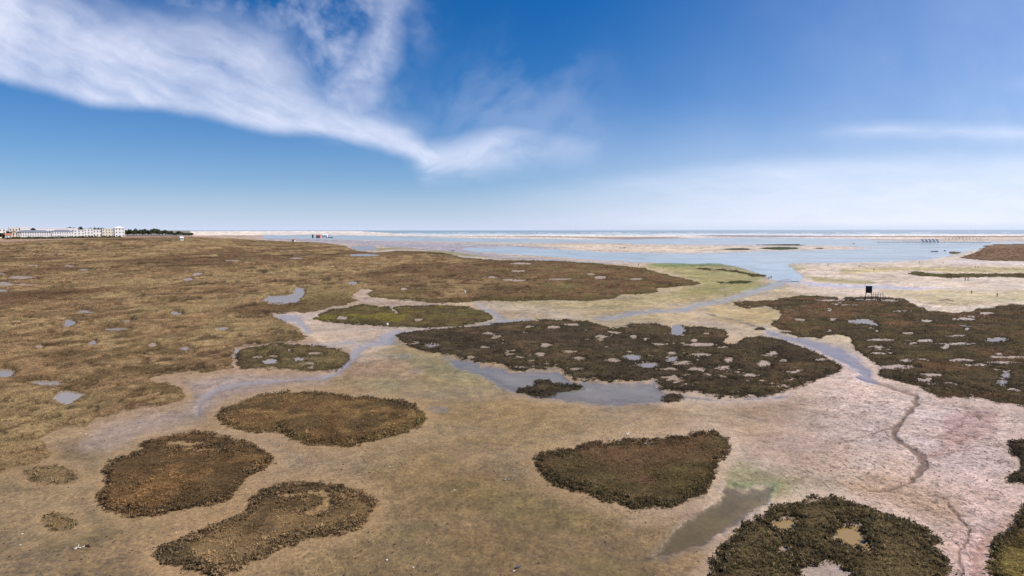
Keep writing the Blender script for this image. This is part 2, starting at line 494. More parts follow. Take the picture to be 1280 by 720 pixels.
isl([(916,382),(915,378),(924,376),(960,375.5),(982,372),(997,370),(1020,370),(1045,371),(1051,375),(1056,371),(1080,371),(1100,371),(1118,372),(1132,374),
 (1142,380),(1157,386),(1162,389),(1178,389),(1195,391),(1212,389),(1222,386),(1242,385),(1250,382),(1265,380),(1280,382),(1340,379),(1480,376),
 (1480,540),(1340,520),(1280,511),(1248,506),(1227,499),(1203,499),(1175,498),(1151,484),(1125,479),(1099,472),(1095,466),(1102,461),(1090,452),(1080,446),
 (1072,441),(1066,432),(1062,423),(1050,419),(1035,420),(1025,424),(1000,422),(982,417),(967,411),(962,404),(972,400),(976,393),(970,387),(958,384.5),(935,386)],
 'broad dark marsh island on the right carrying the stilt hut', [(66,56,40),(74,62,44),(92,70,50),(78,66,44)], .42,
 [([(1060,402),(1072,399),(1085,399),(1097,404),(1096,408),(1086,405),(1074,405)],'w'),(1000,400,6,2,'m'),(1041,400,4,1.6,'m'),(1130,389,7,1.2,'m'),(1157,401,5,2,'m'),
  (1232,392,7,1,'m'),(1207,399,8,1.4,'m'),(1206,411,3,3,'m'),(1155,426,7,2.2,'m'),(1245,425,12,2.8,'w'),(1181,434,4,3.6,'m'),(1100,442,8,1.7,'m'),(1120,459,17,3,'m'),
  (1202,451,10,2.2,'m'),(1249,454,15,1.4,'m'),(1265,447,12,1.4,'m'),(1226,457,12,1.3,'m'),(1096,425,10,1.3,'m'),(1096,415,3,2.6,'m'),(1035,388,3,2.6,'m'),
  (1164,469,10,2.4,'m'),(1162,475,2.5,3,'m'),(1252,478,6,5,'w'),(1259,469,5,4,'w'),(1265,488,5,2.5,'m'),(1198,430,14,.9,'m'),(1085,375,9,1,'m'),(1110,376,6,1,'m'),(1040,375.5,14,.8,'m'),
  (1095,434,5,1.3,'m'),(1140,417,6,1.2,'m'),(1195,420,6,1.2,'m')], rnd=.7)
isl([(271,527),(269,519),(278,511),(295,505),(310,499),(326,495),(341,491),(365,489.5),(389,489),(410,491),(431,494),(455,496),(476,498),(504,503),(520,508),
 (530,514),(534,523),(528,534),(507,543),(473,552),(450,557),(431,560),(410,559),(389,557),(370,554),(360,549),(358,545),(341,541),(320,543),(305,541),(285,536)],
 'long oval brown marsh island in the left foreground, left of the open mudflat', [(106,84,54),(92,70,46),(100,84,52),(82,66,44)], .42, edge=(62,54,38))
isl([(177,562),(178,554),(190,549),(215,545),(243,539),(262,541),(278,546),(298,550),(312,555),(330,564),(342,573),(341,580),(323,591),(310,599),(302,606),
 (294,617),(284,626),(257,635),(240,638),(222,640),(205,644),(187,646),(165,648),(149,646),(135,641),(124,631),(120,622),(127,611),(131,602),(130,587),(138,578),(149,572),(165,568)],
 'rounded brown marsh island in the left foreground with a tan patch near its top', [(102,78,50),(90,68,44),(112,88,58),(84,66,44)], .42, [(232,556,20,2.2,'t'),(250,563,14,1.8,'t')], edge=(66,56,42))
isl([(198,703),(194,692),(200,686),(215,678),(243,668),(264,659),(280,651),(295,644),(308,639),(313,628),(319,619),(330,612),(344,607),(368,604),(390,603),(407,604),
 (425,608),(441,612),(456,617),(469,623),(471,631),(466,638),(461,646),(459,655),(448,662),(434,668),(412,671),(389,675),(370,681),(345,690),(333,697),(315,705),
 (298,713),(278,720),(255,718),(243,715),(215,709)],
 'ragged brown marsh island in the left foreground with a sandy crescent in it', [(104,84,58),(90,72,50),(114,94,66),(82,68,48)], .36,
 [('l',[(352,621,3),(380,617.5,3),(404,617,3),(411,624,3.5),(409,632,4),(396,640,4),(388,642,3)],'t')], sparse=.85, edge=(74,62,46))
isl(None,'small thin olive marsh patch at the far left, above the faint tuft patch',[(112,94,62),(98,82,54),(120,102,70)],.14,ell=(66,595,34,12),sparse=.5)
isl(None,'small faint tuft patch near the bleached driftwood',[(112,92,58),(100,84,54),(120,100,66)],.12,ell=(75,654,22,12),sparse=.3)
isl([(295,455),(294,443),(300,436),(320,432),(345,430),(375,430),(400,432),(420,436),(434,442),(437,449),(430,457),(420,464),(395,466),(375,464),(350,461),(320,462),(301,461)],
 'oval grey-brown marsh island with several small pools, beside the stream from the left pond', [(92,78,52),(80,68,46),(100,86,58)], .36,
 [(337,452,9,3,'w'),(342,445,4,2.4,'m'),(374,449,7,2.2,'w'),(394,442,6,1.8,'m'),(386,455,5,1.5,'m'),(362,438,2,2.4,'m'),(322,447,4,1.5,'m')], rnd=.3)
isl([(391,400),(396,395),(404,390),(418,386),(434,383.5),(452,380),(470,381.5),(487,383),(492,384),(500,382.5),(530,381),(561,381),(585,383),(603,388),(618,395),(616,400),
 (600,405),(572,408.5),(540,411),(500,409),(493,410),(484,407.5),(450,406),(420,404)],
 'lens-shaped olive green marsh island just below the big left marsh', [(86,76,46),(74,64,42),(96,86,42),(82,68,46)], .36, [(427,397.5,7,1.6,'m'),(523,400,4,1.2,'m'),('l',[(489,382,1.2),(492,387,1.6),(495,392,1.4)],'m')])
# far vegetation
isl([(1197,322),(1206,320),(1220,316),(1228,311),(1232,307),(1250,305),(1300,305),(1480,306),(1480,331),(1290,327),(1235,326),(1210,324)],
 'flat-topped brown marsh bank across the lagoon at the right edge, beside the moored boat', [(104,82,64),(92,74,56),(110,90,70)], .9)
isl([(1135,340.5),(1145,338.8),(1158,341),(1172,341.6),(1200,342),(1280,341.5),(1420,341),(1420,347),(1280,347.4),(1235,346.4),(1185,348.4),(1170,346.6),(1150,345),(1137,343.5)],
 'long narrow dark marsh strip on the pale flat behind the stilt hut', [(82,76,46),(72,64,40)], .5)
isl(None,'thin dark marsh sliver, leftmost of those on the sandbar in the lagoon', [(62,66,44),(56,56,40)], .8, ell=(921,311.6,20,1.3))
isl(None,'thin dark marsh sliver farthest out on the lagoon sandbar', [(62,66,44),(56,56,40)], .9, ell=(977,306.2,31,.9))
isl(None,'long low green-brown marsh islet on the lagoon sandbar, nearer than the farthest sliver', [(64,74,46),(56,60,40)], .9, ell=(975,310.6,26,1.8))
isl(None,'smallest dark marsh sliver at the right tip of the lagoon sandbar', [(62,66,44),(56,56,40)], .8, ell=(1024,310.4,8,.9))
isl([(866,335.5),(880,334.6),(890,336.6),(905,336.2),(910,338),(920,337.4),(935,341.5),(943,342.2),(958,344.2),(957,346.6),(942,346.6),(934,343.6),(918,340.4),(900,338.6),(880,338)],
 'ragged dark marsh strip along the green algae flat, running towards the channel', [(74,68,40),(62,58,36)], .5)
isl([(891,352),(905,353),(912,351.6),(935,350.8),(942,352),(934,354.4),(918,355),(905,354.6)],
 'short dark marsh strip below the green algae flat', [(70,74,36),(60,58,36)], .5)
isl(None,'tiny dark marsh tuft on mud between the central island and the hut island', DK, .4, ell=(950,411.5,8,2.4))
isl(None,'small brown marsh islet by the sandy spit near the moored boat', [(92,80,60)], .8, ell=(1193,316,9,1.2))

# flooded areas: (pts|line, body colour, opacity, core depth)
LAG = (174,184,190)
FLOOD = [
 ('p',[(330,294.4),(400,294),(480,295.6),(600,298.4),(740,300.2),(860,298),(960,297.4),(1060,299),(1100,301),(1200,303),(1290,303),(1480,303),(1480,305.5),(1280,305),(1236,306),
   (1222,311),(1208,315.5),(1190,319),(1160,323.5),(1110,326),(1040,327.5),(990,328),(984,332),(992,338),(1003,347),(996,354),(982,353),(965,349),(950,341),(932,335),(900,328.5),
   (850,328.5),(800,327),(740,324),(690,320),(640,317),(600,314),(578,311),(640,309.5),(700,312.5),(760,316),(860,317.5),(960,314.5),(1060,312.6),(1104,309.6),(1050,306.8),(960,305.8),
   (860,305.4),(740,303.6),(640,303.6),(480,300.6),(400,298),(330,297)], LAG, .9, .5),
 # stream from the lagoon to the left pond
 ('l',[(985,350,7),(950,363,5),(925,370,4),(900,377,3.4),(872,381,4.5),(857,387,6),(838,389,3),(820,389,3.5),(790,392,4),(768,397,4),(745,399,2.5)],(180,174,178),.5,.16),
 ('l',[(660,399,2),(640,401,3),(622,404,5),(595,410,4),(557,413,4.5),(525,415,4),(495,416,5),(483,421,8),(486,427,8),(462,431,4),(446,437,7),(441,446,7),(432,456,6),(420,466,6),(404,472,5)],(184,174,176),.55,.16),
 ('l',[(597,380,2.5),(609,388,3.5),(625,397,4),(630,402,4)],(184,174,174),.5,.12),
 ('l',[(354,397,8),(370,399,8),(379,408,5),(386,415,3)],(184,174,174),.5,.12),
 ('l',[(390,432,2),(415,431,2.5),(437,427,2.5),(447,433,2)],(186,174,172),.45,.1),
 ('l',[(404,471,5),(370,474,4),(335,477,4),(300,480,5),(275,485,6),(258,494,7),(249,507,5),(246,520,3)],(176,160,152),.45,.09),
 # creek past the hut island
 ('p',[(955,410),(982,419),(1010,424),(1030,429),(1047,432),(1070,446),(1084,460),(1093,471),(1096,478),(1086,479),(1074,472),(1068,463),(1054,455),(1035,446),(1022,440),(997,430),(975,424),(957,418)],(166,154,158),.6,.16),
 # grey-blue pool under the central island
 ('p',[(555,447),(580,449),(600,455),(625,459),(640,463),(665,461),(700,463),(712,475),(760,478),(815,478),(828,488),(857,493),(902,499),(960,497),(985,493),(975,498),(905,503),(850,500),
   (836,505),(800,504),(770,508),(735,505),(700,500),(675,499),(650,494),(632,488),(616,480),(600,470),(575,462),(562,455)],(148,140,132),.65,.2),
 # shallow greenish pool beside the bottom island
 ('p',[(903,609),(915,607),(930,611),(945,608),(966,608),(964,620),(955,634),(936,648),(908,665),(880,681),(850,694),(822,700),(814,697),(824,684),(838,670),(848,657),(864,643),(884,632),(898,621)],(116,102,64),.45,.08),
]
# paint: (geom, colour, strength, softness px, wet, dz)
PAINT = [
 # ---- barrier beach, far bands
 (('p',[(-2500,280),(3800,280),(3800,298),(1280,297.5),(1060,298.6),(960,297),(860,297.5),(740,299.5),(600,297.8),(480,295),(400,293.6),(330,294),(250,294.5),(-2500,294)]),(236,226,212),1,.4,0,.6),
 (('p',[(480,296.2),(540,295.4),(620,296.4),(700,297.2),(780,299.3),(860,297.6),(840,296.6),(760,296.6),(680,295.6),(600,295.4)]),(150,126,102),.85,.5,0,1.5),
 (('p',[(866,294.6),(900,294.4),(1000,295),(1100,295.6),(1180,295.4),(1290,295.4),(1480,295),(1480,297.4),(1280,297),(1200,297.6),(1120,297),(1000,296.6),(900,296.2)]),(132,108,88),.9,.4,0,2.2),
 (('p',[(640,303.8),(740,303.8),(860,305.6),(960,306),(1050,307),(1104,309.6),(1060,312.6),(960,314.5),(860,317.5),(760,316),(700,312.5),(640,309.5),(560,306)]),(214,198,176),1,.7,.15,.1),
 (('p',[(420,299.6),(540,301.4),(660,303),(800,303.8),(760,306.2),(640,306.4),(520,305.2),(420,303)]),(212,194,164),1,.5,0,.3),
 (('p',[(330,297.4),(480,301),(640,306),(700,310),(640,312),(600,317),(660,322),(740,327),(800,330),(740,329.6),(640,325),(580,321),(545,314),(495,312),(470,306),(430,304),(330,299)]),(176,168,172),.85,1.5,.75,-.02),
 (('p',[(570,310.2),(622,310.2),(640,311.4),(600,311.6)]),(120,104,96),.7,.5,.4,0),
 # ---- pale flats on the right
 (('p',[(1000,335),(1100,332),(1200,326),(1480,329),(1480,378),(1280,380),(1200,389),(1160,388),(1135,373),(1040,369),(1000,369),(985,355),(1005,350)]),(206,190,170),.9,4,.25,0),
 (('p',[(1048,337),(1075,335),(1120,334),(1180,334),(1280,334),(1400,333),(1400,341),(1200,341),(1140,338),(1090,341),(1050,343)]),(176,164,112),.75,1.6,.1,0),
 (('p',[(1006,344),(1030,347),(1060,350),(1095,352),(1090,356),(1050,356),(1020,353)]),(160,150,98),.8,1.6,.1,0),
 (('p',[(1095,360),(1150,362),(1240,364),(1400,364),(1400,376),(1250,378),(1180,384),(1140,374),(1105,368)]),(184,172,122),.6,2,.1,0),
 (('p',[(1000,352),(1090,356),(1180,360),(1150,363),(1080,361),(1010,358)]),(196,190,196),.8,1.5,.8,-.04),
 (('p',[(1170,316),(1195,312),(1215,312),(1222,314),(1205,319),(1180,320),(1165,320)]),(200,186,150),.9,.6,0,.4),
 (('p',[(1200,322),(1190,325),(1180,328),(1160,330),(1200,330),(1400,332),(1400,326),(1230,327)]),(210,196,190),.7,1,.5,.0),
 (('l',[(1180,374,1),(1200,364,1.2),(1230,352,1.6),(1240,349,1)]),(176,156,150),.6,1,.5,0),
 (('l',[(1100,353,.8),(1115,352.6,1),(1125,354,.6)]),(112,92,78),.8,.5,.5,0),
 (('l',[(1175,376,.8),(1185,374.6,1.2),(1192,376.4,.8)]),(80,74,46),.8,.5,.2,.1),
 # ---- green algae flat
 (('p',[(800,334),(830,328),(875,327.4),(925,328),(960,345),(945,354),(985,360),(940,362),(900,366),(860,368),(840,366),(880,356),(850,344),(830,338)]),(146,142,84),.75,3,.2,0),
 (('p',[(805,331),(840,328),(880,327.4),(925,329),(925,332),(870,333),(830,334)]),(108,128,50),.8,1,.2,0),
 (('p',[(840,372),(870,366),(920,358),(990,352),(960,362),(900,370)]),(152,148,90),.55,3,.2,0),
 (('p',[(930,324),(985,327),(985,331),(1010,336),(1000,338),(970,332)]),(160,158,112),.7,1,.2,0),
 (('p',[(960,385),(975,388),(970,402),(950,408),(900,402),(880,392),(890,383),(920,386)]),(186,166,118),.7,3,.1,0),
 (('p',[(640,373),(720,379),(770,377),(820,367),(860,362),(830,378),(760,386),(700,386),(640,381)]),(164,150,112),.7,3,.1,0),
 (('p',[(445,311),(500,309),(560,314),(620,322),(670,323.5),(640,324.6),(575,320),(530,312.6),(490,311.6),(470,314)]),(146,140,80),.7,.8,.1,0),
 (('p',[(455,362),(463,363),(457,369),(478,373),(520,377.6),(490,381),(470,380),(450,376),(439,371)]),(186,164,146),.9,1,.3,0),
 # ---- mid mud
 (('p',[(345,393),(400,393),(430,404),(500,410),(560,411),(500,417),(480,430),(500,445),(450,452),(440,440),(400,430),(385,420)]),(200,182,168),.75,5,.5,-.02),
 (('p',[(500,428),(560,447),(610,475),(640,492),(560,480),(500,450),(470,440)]),(136,132,100),.6,9,.3,-.01),
 (('p',[(340,466),(430,460),(400,486),(340,488),(290,500),(262,516),(250,536),(180,552),(140,566),(100,560),(120,530),(180,512),(235,500),(240,478),(270,468)]),(178,156,142),.85,8,.6,-.02),
 (('p',[(420,470),(500,470),(500,500),(460,494),(410,488)]),(140,134,98),.5,6,.3,-.01),
 (('e',545,512,14,4),(126,122,118),.7,3,.7,-.03),(('e',455,494,14,2.6),(134,128,120),.7,3,.7,-.02),
 (('e',506,445,9,2.5),(146,142,140),.6,2,.7,-.03),(('e',520,464,8,2),(158,144,140),.6,2,.6,0),
 # ---- near mud: wetter brown run from the greenish pool towards bottom centre
 (('p',[(840,650),(870,676),(840,705),(780,730),(560,760),(380,740),(400,700),(520,660),(640,650),(740,664),(800,670)]),(124,106,76),.6,25,.35,-.03),
 (('p',[(600,600),(700,625),(780,650),(740,665),(640,650),(560,610)]),(136,122,76),.4,16,.2,0),
 (('p',[(900,590),(930,580),(970,596),(1000,600),(985,620),(960,632),(968,606),(930,612),(905,606)]),(138,136,88),.6,7,.2,0),
 (('p',[(905,600),(925,606),(945,606),(935,612),(912,608)]),(104,120,58),.7,2.5,.3,0),
 (('p',[(960,605),(975,600),(972,620),(962,628)]),(122,136,74),.6,3,.3,0),
 # ---- right mud: reddish veins and the winding creek
 (('p',[(1180,520),(1220,508),(1250,520),(1235,545),(1200,560),(1160,575),(1180,550)]),(168,134,122),.55,9,.1,0),
 (('p',[(1050,600),(1100,585),(1140,600),(1200,630),(1215,660),(1170,655),(1110,630),(1060,618)]),(172,144,114),.55,10,.1,0),
 (('p',[(920,540),(1000,532),(1060,560),(1080,590),(1000,600),(940,575)]),(180,154,136),.5,14,.1,0),
 (('l',[(1280,640,7),(1262,652,8),(1240,668,9),(1228,690,9),(1222,722,10),(1215,760,12)]),(152,112,98),.65,6,.2,-.01),
 (('l',[(1073,472,2),(1095,478,3),(1120,487,2.5),(1144,494,3.5),(1141,508,3.5),(1130,522,3),(1119,535,3.6),(1119,548,4),(1137,560,4),(1151,571,5),(1155,582,5),(1147,595,5),(1133,604,3.5),(1110,612,3),(1085,614,2)]),(116,92,72),.92,2,.5,-.2),
 (('l',[(1203,503,2),(1209,515,2.5),(1200,530,2),(1180,545,1.5),(1150,550,1)]),(140,112,98),.6,2,.3,-.03),
 (('l',[(1182,628,2),(1206,655,2),(1211,671,2),(1198,692,2.4),(1201,713,3),(1190,735,4)]),(122,98,84),.85,1.5,.4,-.14),
 (('l',[(1119,535,2),(1095,541,1.6),(1060,552,1.2),(1030,556,.8)]),(138,112,94),.7,1.5,.3,-.06),
 (('l',[(1152,571,1.6),(1180,568,1.4),(1215,560,1.2),(1250,556,.8)]),(144,112,98),.7,1.5,.3,-.06),
 (('l',[(1130,522,1.4),(1165,524,1.2),(1195,532,1)]),(144,114,100),.6,1.5,.3,-.05),
 (('l',[(1211,671,1.5),(1190,660,1.2),(1160,656,1)]),(140,114,98),.6,1.5,.3,-.05),
 (('l',[(1085,614,1),(1120,616,1.2),(1155,622,1.5),(1182,630,1.5)]),(150,122,92),.6,3,.2,-.02),
 (('l',[(880,392,1.6),(900,397,1.4),(925,402,1.2),(945,409,2)]),(126,112,102),.8,1,.6,-.03),
 (('l',[(1000,476,3),(975,490,3),(945,500,4)]),(206,188,176),.6,3,0,0.03),
]
BASEPTS = [(30,620,150,128,98),(100,700,138,118,86),(250,660,162,134,100),(180,530,154,132,112),(300,478,168,146,132),(560,480,152,132,98),(450,455,168,142,118),
 (430,420,180,160,145),(600,560,148,124,90),(560,640,140,116,82),(450,700,150,126,92),(700,680,134,112,80),(800,700,130,110,80),(640,520,158,134,100),(800,520,162,140,110),
 (950,520,170,148,120),(1000,500,186,164,146),(1000,560,182,162,148),(1100,520,204,184,172),(1200,560,208,188,180),(1130,640,196,172,152),(1240,620,206,184,174),(1225,700,196,166,154),
 (1000,605,170,158,128),(860,690,140,118,88),(1050,490,204,186,176),(700,392,182,166,142),(760,380,174,158,124),(870,370,180,164,124),(900,402,190,170,142),
 (1000,400,188,172,138),(1100,350,208,196,176),(1200,360,210,196,176),(600,300,204,184,158),(800,310,204,180,152),(500,300,186,172,160),(100,300,170,140,112),(-300,640,150,126,96),
 (1500,600,200,180,168),(640,900,132,110,80),(100,900,136,114,84),(1200,900,190,164,148)]

def hill(x, y):
    y_ = np.maximum(y, 1.0)
    px = 640 + F * np.asarray(x) / y_
    return 12.0 * sst(520, 930, y_) * (1 - sst(225, 330, px)) * (1 - .97 * sst(1650, 2600, y_))

def wpx(x, y, amt=1.0, seed=50):
    """warped photo coordinates of points on the (hilly) ground"""
    h = hill(x, y)
    qx, qy = warp(x, y, amt, seed)
    # add only the shift caused by the hill
    ax, ay = to_px(x, y, h); bx, by = to_px(x, y, 0.0)
    return qx + ax - bx, qy + ay - by

def geom(px, py, g, pad=30):
    if g[0] == 'p': return sdf_poly(px, py, g[1], pad)
    if g[0] == 'l': return sdf_line(px, py, g[1], pad)
    return sdf_ell(px, py, *g[1:5])

def isl_sdf(px, py, x, y, I):
    s = sdf_poly(px, py, I['pts'], 40) if I['pts'] else sdf_ell(px, py, *I['ell'])
    if I['pts'] is not MARSH or True:
        nm = s < 30
        s = s.copy(); s[nm] = s[nm] + ((lodn(x[nm], y[nm], 5, 3011) - .5) * 4.0 + (lodn(x[nm], y[nm], 16, 3051) - .5) * 5.0) * np.clip((py[nm] - 300) / 120, .25, 1.2)
    kind = np.zeros(px.shape, int)      # 0 veg, 1 mud hole, 2 water hole, 3 brown pond
    near = s < 30
    if near.any():
        X, Y, S = px[near], py[near], s[near]
        K = kind[near]
        LN_ = (lodn(x[near], y[near], 7, 4011) - .5) * 5.5
        for h in I['holes']:
            if h[0] == 'l': hs_ = sdf_line(X, Y, h[1]); kk = h[2]
            elif isinstance(h[0], list): hs_ = sdf_poly(X, Y, h[0]); kk = h[1]
            else: hs_ = sdf_ell(X, Y, h[0], h[1], h[2] * .9, h[3] * (.62 if I['rnd'] > 0 and h[4] == 'm' else .95)); kk = h[4]
            hs_ = hs_ + LN_ * np.clip((Y - 300) / 90, .15, 1)
            K = np.where(hs_ < 2.0, {'m': 1, 't': 4, 'w': 2, 'b': 3}[kk], K)
            S = np.maximum(S, -hs_)
        if I['rnd'] > 0:   # scatter of small bare pans
            xx, yy = x[near], y[near]
            n = .62 * lodn(xx, yy, 22, 91, ysc=.9) + .38 * lodn(xx, yy, 7, 97)
            t = n - (.735 - .045 * I['rnd'])
            hs_ = -t * 30
            K = np.where((hs_ < 1.0) & (K == 0), 1, K)
            S = np.maximum(S, -hs_)
        s = s.copy(); s[near] = S; kind[near] = K
    return s, kind

def marsh_sdf(px, py, x, y):
    I = dict(pts=MARSH, ell=None, rnd=0, holes=[((h[1], h[2]) if h[0] == 'p' else h[1:]) for h in HOLES_M])
    s, k = isl_sdf(px, py, x, y, I)
    # narrow winding gullies that cut the big marsh
    near = s < 5
    d = y[near]
    n = lodn(x[near], y[near], 64, 311, ysc=.7)
    g = lodn(x[near], y[near], 90, 77, ysc=.8)
    width = .008 + .020 * sst(.45, .66, g)
    cut = (1 - np.abs(n - .5) / (width * 1.6)) * sst(.45, .58, g)
    n = lodn(x[near], y[near], 40, 911, ysc=.7)
    g = lodn(x[near], y[near], 60, 977, ysc=.8)
    cut = np.maximum(cut, (1 - np.abs(n - .52) / (.010 + .024 * sst(.45, .66, g))) * sst(.48, .6, g))
    gs = np.full(s.shape, -1.0); gs[near] = cut
    return s, k, gs

# ---------------------------------------------------------------- the view-density grid of ground points
def spaced(a, b, n): return list(np.linspace(a, b, n, endpoint=False))
XS = spaced(-2400, -500, 40) + spaced(-500, -60, 90) + spaced(-60, 1340, 1180) + spaced(1340, 1780, 90) + spaced(1780, 3700, 41)
YS = [288.06, 288.12, 288.2, 288.35, 288.6, 288.9, 289.3, 289.7, 290.1] + spaced(290.5, 300, 28) + spaced(300, 330, 60) + spaced(330, 735, 450) + spaced(735, 1000, 90) + spaced(1000, 2600, 60)
XS = np.array(XS); YS = np.array(YS)
GXP, GYP = np.meshgrid(XS, YS)
GX = (GXP - 640) / F * (H * F / (GYP - YH))
GY = H * F / (GYP - YH)
# pixel rows are measured along a level axis: convert to flat ground distances
gx_, gy_ = at(GXP.ravel(), np.maximum(GYP.ravel(), 288.05))
GX = gx_.reshape(GXP.shape); GY = gy_.reshape(GXP.shape)
NY, NX = GX.shape
X = GX.ravel(); Y = GY.ravel()
HILL = hill(X, Y)
PX, PY = wpx(X, Y)
DIST = np.hypot(X, Y)
MPP = DIST / F                       # metres per photo pixel, sideways
IDX = np.arange(NX * NY).reshape(NY, NX)

def sub_mesh(mask):
    """faces of the grid with any corner in mask -> (vertex ids, faces)"""
    m = mask.reshape(NY, NX)
    f = m[:-1, :-1] | m[1:, :-1] | m[:-1, 1:] | m[1:, 1:]
    a = IDX[:-1, :-1][f]; b = IDX[:-1, 1:][f]; c = IDX[1:, 1:][f]; d = IDX[1:, :-1][f]
    q = np.stack([d, c, b, a], 1)
    ids, inv = np.unique(q.ravel(), return_inverse=True)
    return ids, inv.reshape(-1, 4)

# ---- islands and marsh first (the ground needs their rims)
MS, MK, MG = marsh_sdf(PX, PY, X, Y)
union = MS.copy(); ukind = np.where((MS > 0) & (MS < 25), MK, 0)
SDF = []
for I in ISL:
    s, k = isl_sdf(PX, PY, X, Y, I)
    SDF.append(s)
    ukind = np.where((s < 29) & (k > 0) & (s > -1), k, ukind)
    union = np.minimum(union, s)

# ---- ground colours
G = np.zeros((len(X), 3)); Wt = np.zeros(len(X))
for c in BASEPTS:
    d2 = ((PX - c[0]) / 110.0) ** 2 + ((PY - c[1]) / (16 + .30 * np.maximum(PY - 300, 0))) ** 2
    k = 1.0 / (d2 + .05) ** 1.6
    G += k[:, None] * lin(c[2:5]); Wt += k
G /= Wt[:, None]
WET = .18 + .40 * sst(.42, .68, fbm(X, Y, 16, 5, 5)) * (1 - sst(850, 1100, PX))
DZ = np.zeros(len(X))
big = fbm(X, Y, 14, 5, 3); mid = fbm(X, Y, 2.6, 5, 4)
for g, col, st, soft, wet, dz in PAINT:
    s = geom(PX, PY, g, 60)
    k = (1 - sst(-soft, soft, s + (mid - .5) * soft * 1.6)) * st
    k = np.clip(k, 0, 1)
    G = G * (1 - k[:, None]) + k[:, None] * lin(col)
    WET = WET * (1 - k) + wet * k
    DZ = DZ * (1 - k) + dz * k
tint = (big - .5)
G *= (1 + .55 * tint + .45 * (mid - .5))[:, None]
lm = lodn(X, Y, 7, 601) - .5; lm2 = lodn(X, Y, 3.2, 621) - .5; lm3 = lodn(X, Y, 30, 641) - .5
G *= np.clip(1 + .55 * lm + .75 * lm2 + .5 * lm3, .45, 1.8)[:, None]
hue = fbm(X, Y, 9, 4, 21) - .5
G[:, 0] *= 1 + .16 * hue; G[:, 2] *= 1 - .22 * hue
# olive algae film in blotches on the near flat
al = sst(.56, .68, fbm(X, Y, 7, 5, 61)) * sst(470, 560, PY) * (1 - sst(820, 1050, PX)) * .28
G = G * (1 - al[:, None]) + al[:, None] * lin((118, 108, 62))
bk = ((PX < 238) & (Y > 1500)); G[bk] = lin((150,146,136))
# sandy shoulders round the islands
um = union * MPP
rim = (1 - sst(.25, 1.9, um + (mid - .5) * 1.4)) * sst(430, 480, PY)
pale = sst(640, 1050, PX)
rimc = lin((184, 156, 124)) * (1 - pale[:, None]) + lin((214, 192, 174)) * pale[:, None]
rim *= .55
G = G * (1 - rim[:, None]) + rim[:, None] * rimc
WET *= (1 - .8 * rim)
# darker brown ground right under the plants
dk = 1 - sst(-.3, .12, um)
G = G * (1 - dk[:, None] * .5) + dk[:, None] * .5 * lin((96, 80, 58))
# hole floors
for k, col, wt in ((1, (168,152,140), .45), (2, (160,150,148), .6), (3, (160,136,98), .5), (4, (166,140,104), .05)):
    m = (ukind == k) & (union > -1)
    G[m] = G[m] * .25 + .75 * lin(col)[None]; WET[m] = wt
# height of the mud
ZG = .05 + .10 * (fbm(X, Y, 12, 4, 8) - .5) + .05 * (fbm(X, Y, 2.2, 3, 9) - .5) + DZ
WL = -.03
ZG += .05 * rim
PYm = lambda pts: float(np.mean([q_[1] for q_ in pts]))
lod_a = lodn(X, Y, 12, 555)
FL = np.full(len(X), BIG); WC = np.tile(lin((140,136,148)), (len(X), 1)); WO = np.full(len(X), .4)
for t, pts, col, op, dp in FLOOD:
    s = geom(PX, PY, (t, pts), 40) + (lod_a - .5) * ((4.0 if t == 'l' else 9.0) if PYm(pts) > 360 else 1.6)
    k = 1 - sst(-3.5 if PYm(pts) < 360 else -7.0, 2.0, s)
    ZG = ZG * (1 - k) + (WL - dp) * k
    G = G * (1 - .5 * k[:, None]) + .5 * k[:, None] * lin(col)
    WET = np.maximum(WET, .75 * (1 - sst(0, 9, s)))
    m = s < FL
    WC[m] = lin(col)[None] * (.72 + .56 * lodn(X[m], Y[m], 26, 6011))[:, None]; WO[m] = op * (.15 + .85 * sst(-1, 12, -s[m])) if PYm(pts) > 360 else op
    FL = np.minimum(FL, s)
hol = ((ukind == 2) | (ukind == 3)) & (union > -.5) & (union < 29)
ZG[hol] = WL - .02 - .06 * sst(0, 2.5, union[hol])
WC[ukind == 3] = lin((160,134,92)); WO[ukind == 3] = .75
WC[ukind == 2] = lin((160,148,144)); WO[ukind == 2] = .75
FL[hol] = np.minimum(FL[hol], -1.0)
WC[FL < 40] *= np.where(PY[FL < 40] > 352, 1, 0)[:, None] * np.array([0, -.03, -.16]) + 1
# sea bed
SEAY = 293.6 - 4.9 * (1 - sst(430, 540, PX))
SEA = (PY < SEAY) & (PX > 236)
ZG = np.where(SEA, -3.0, ZG)
ZG = ZG + HILL
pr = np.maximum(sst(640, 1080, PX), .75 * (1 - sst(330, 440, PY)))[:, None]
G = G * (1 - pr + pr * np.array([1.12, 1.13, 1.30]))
vn1 = lodn(X, Y, 46, 5101, ysc=1.1); vn2 = lodn(X, Y, 24, 5151); vg = lodn(X, Y, 70, 5171)
vein = np.maximum(1 - np.abs(vn1 - .5) / .014, .7 * (1 - np.abs(vn2 - .5) / .012)) * sst(.42, .58, vg)
vein = np.clip(vein * 1.3, 0, 1) * sst(900, 1060, PX) * sst(440, 490, PY) * (union > 1) * .9
G = G * (1 - vein[:, None]) + vein[:, None] * lin((128,104,92))
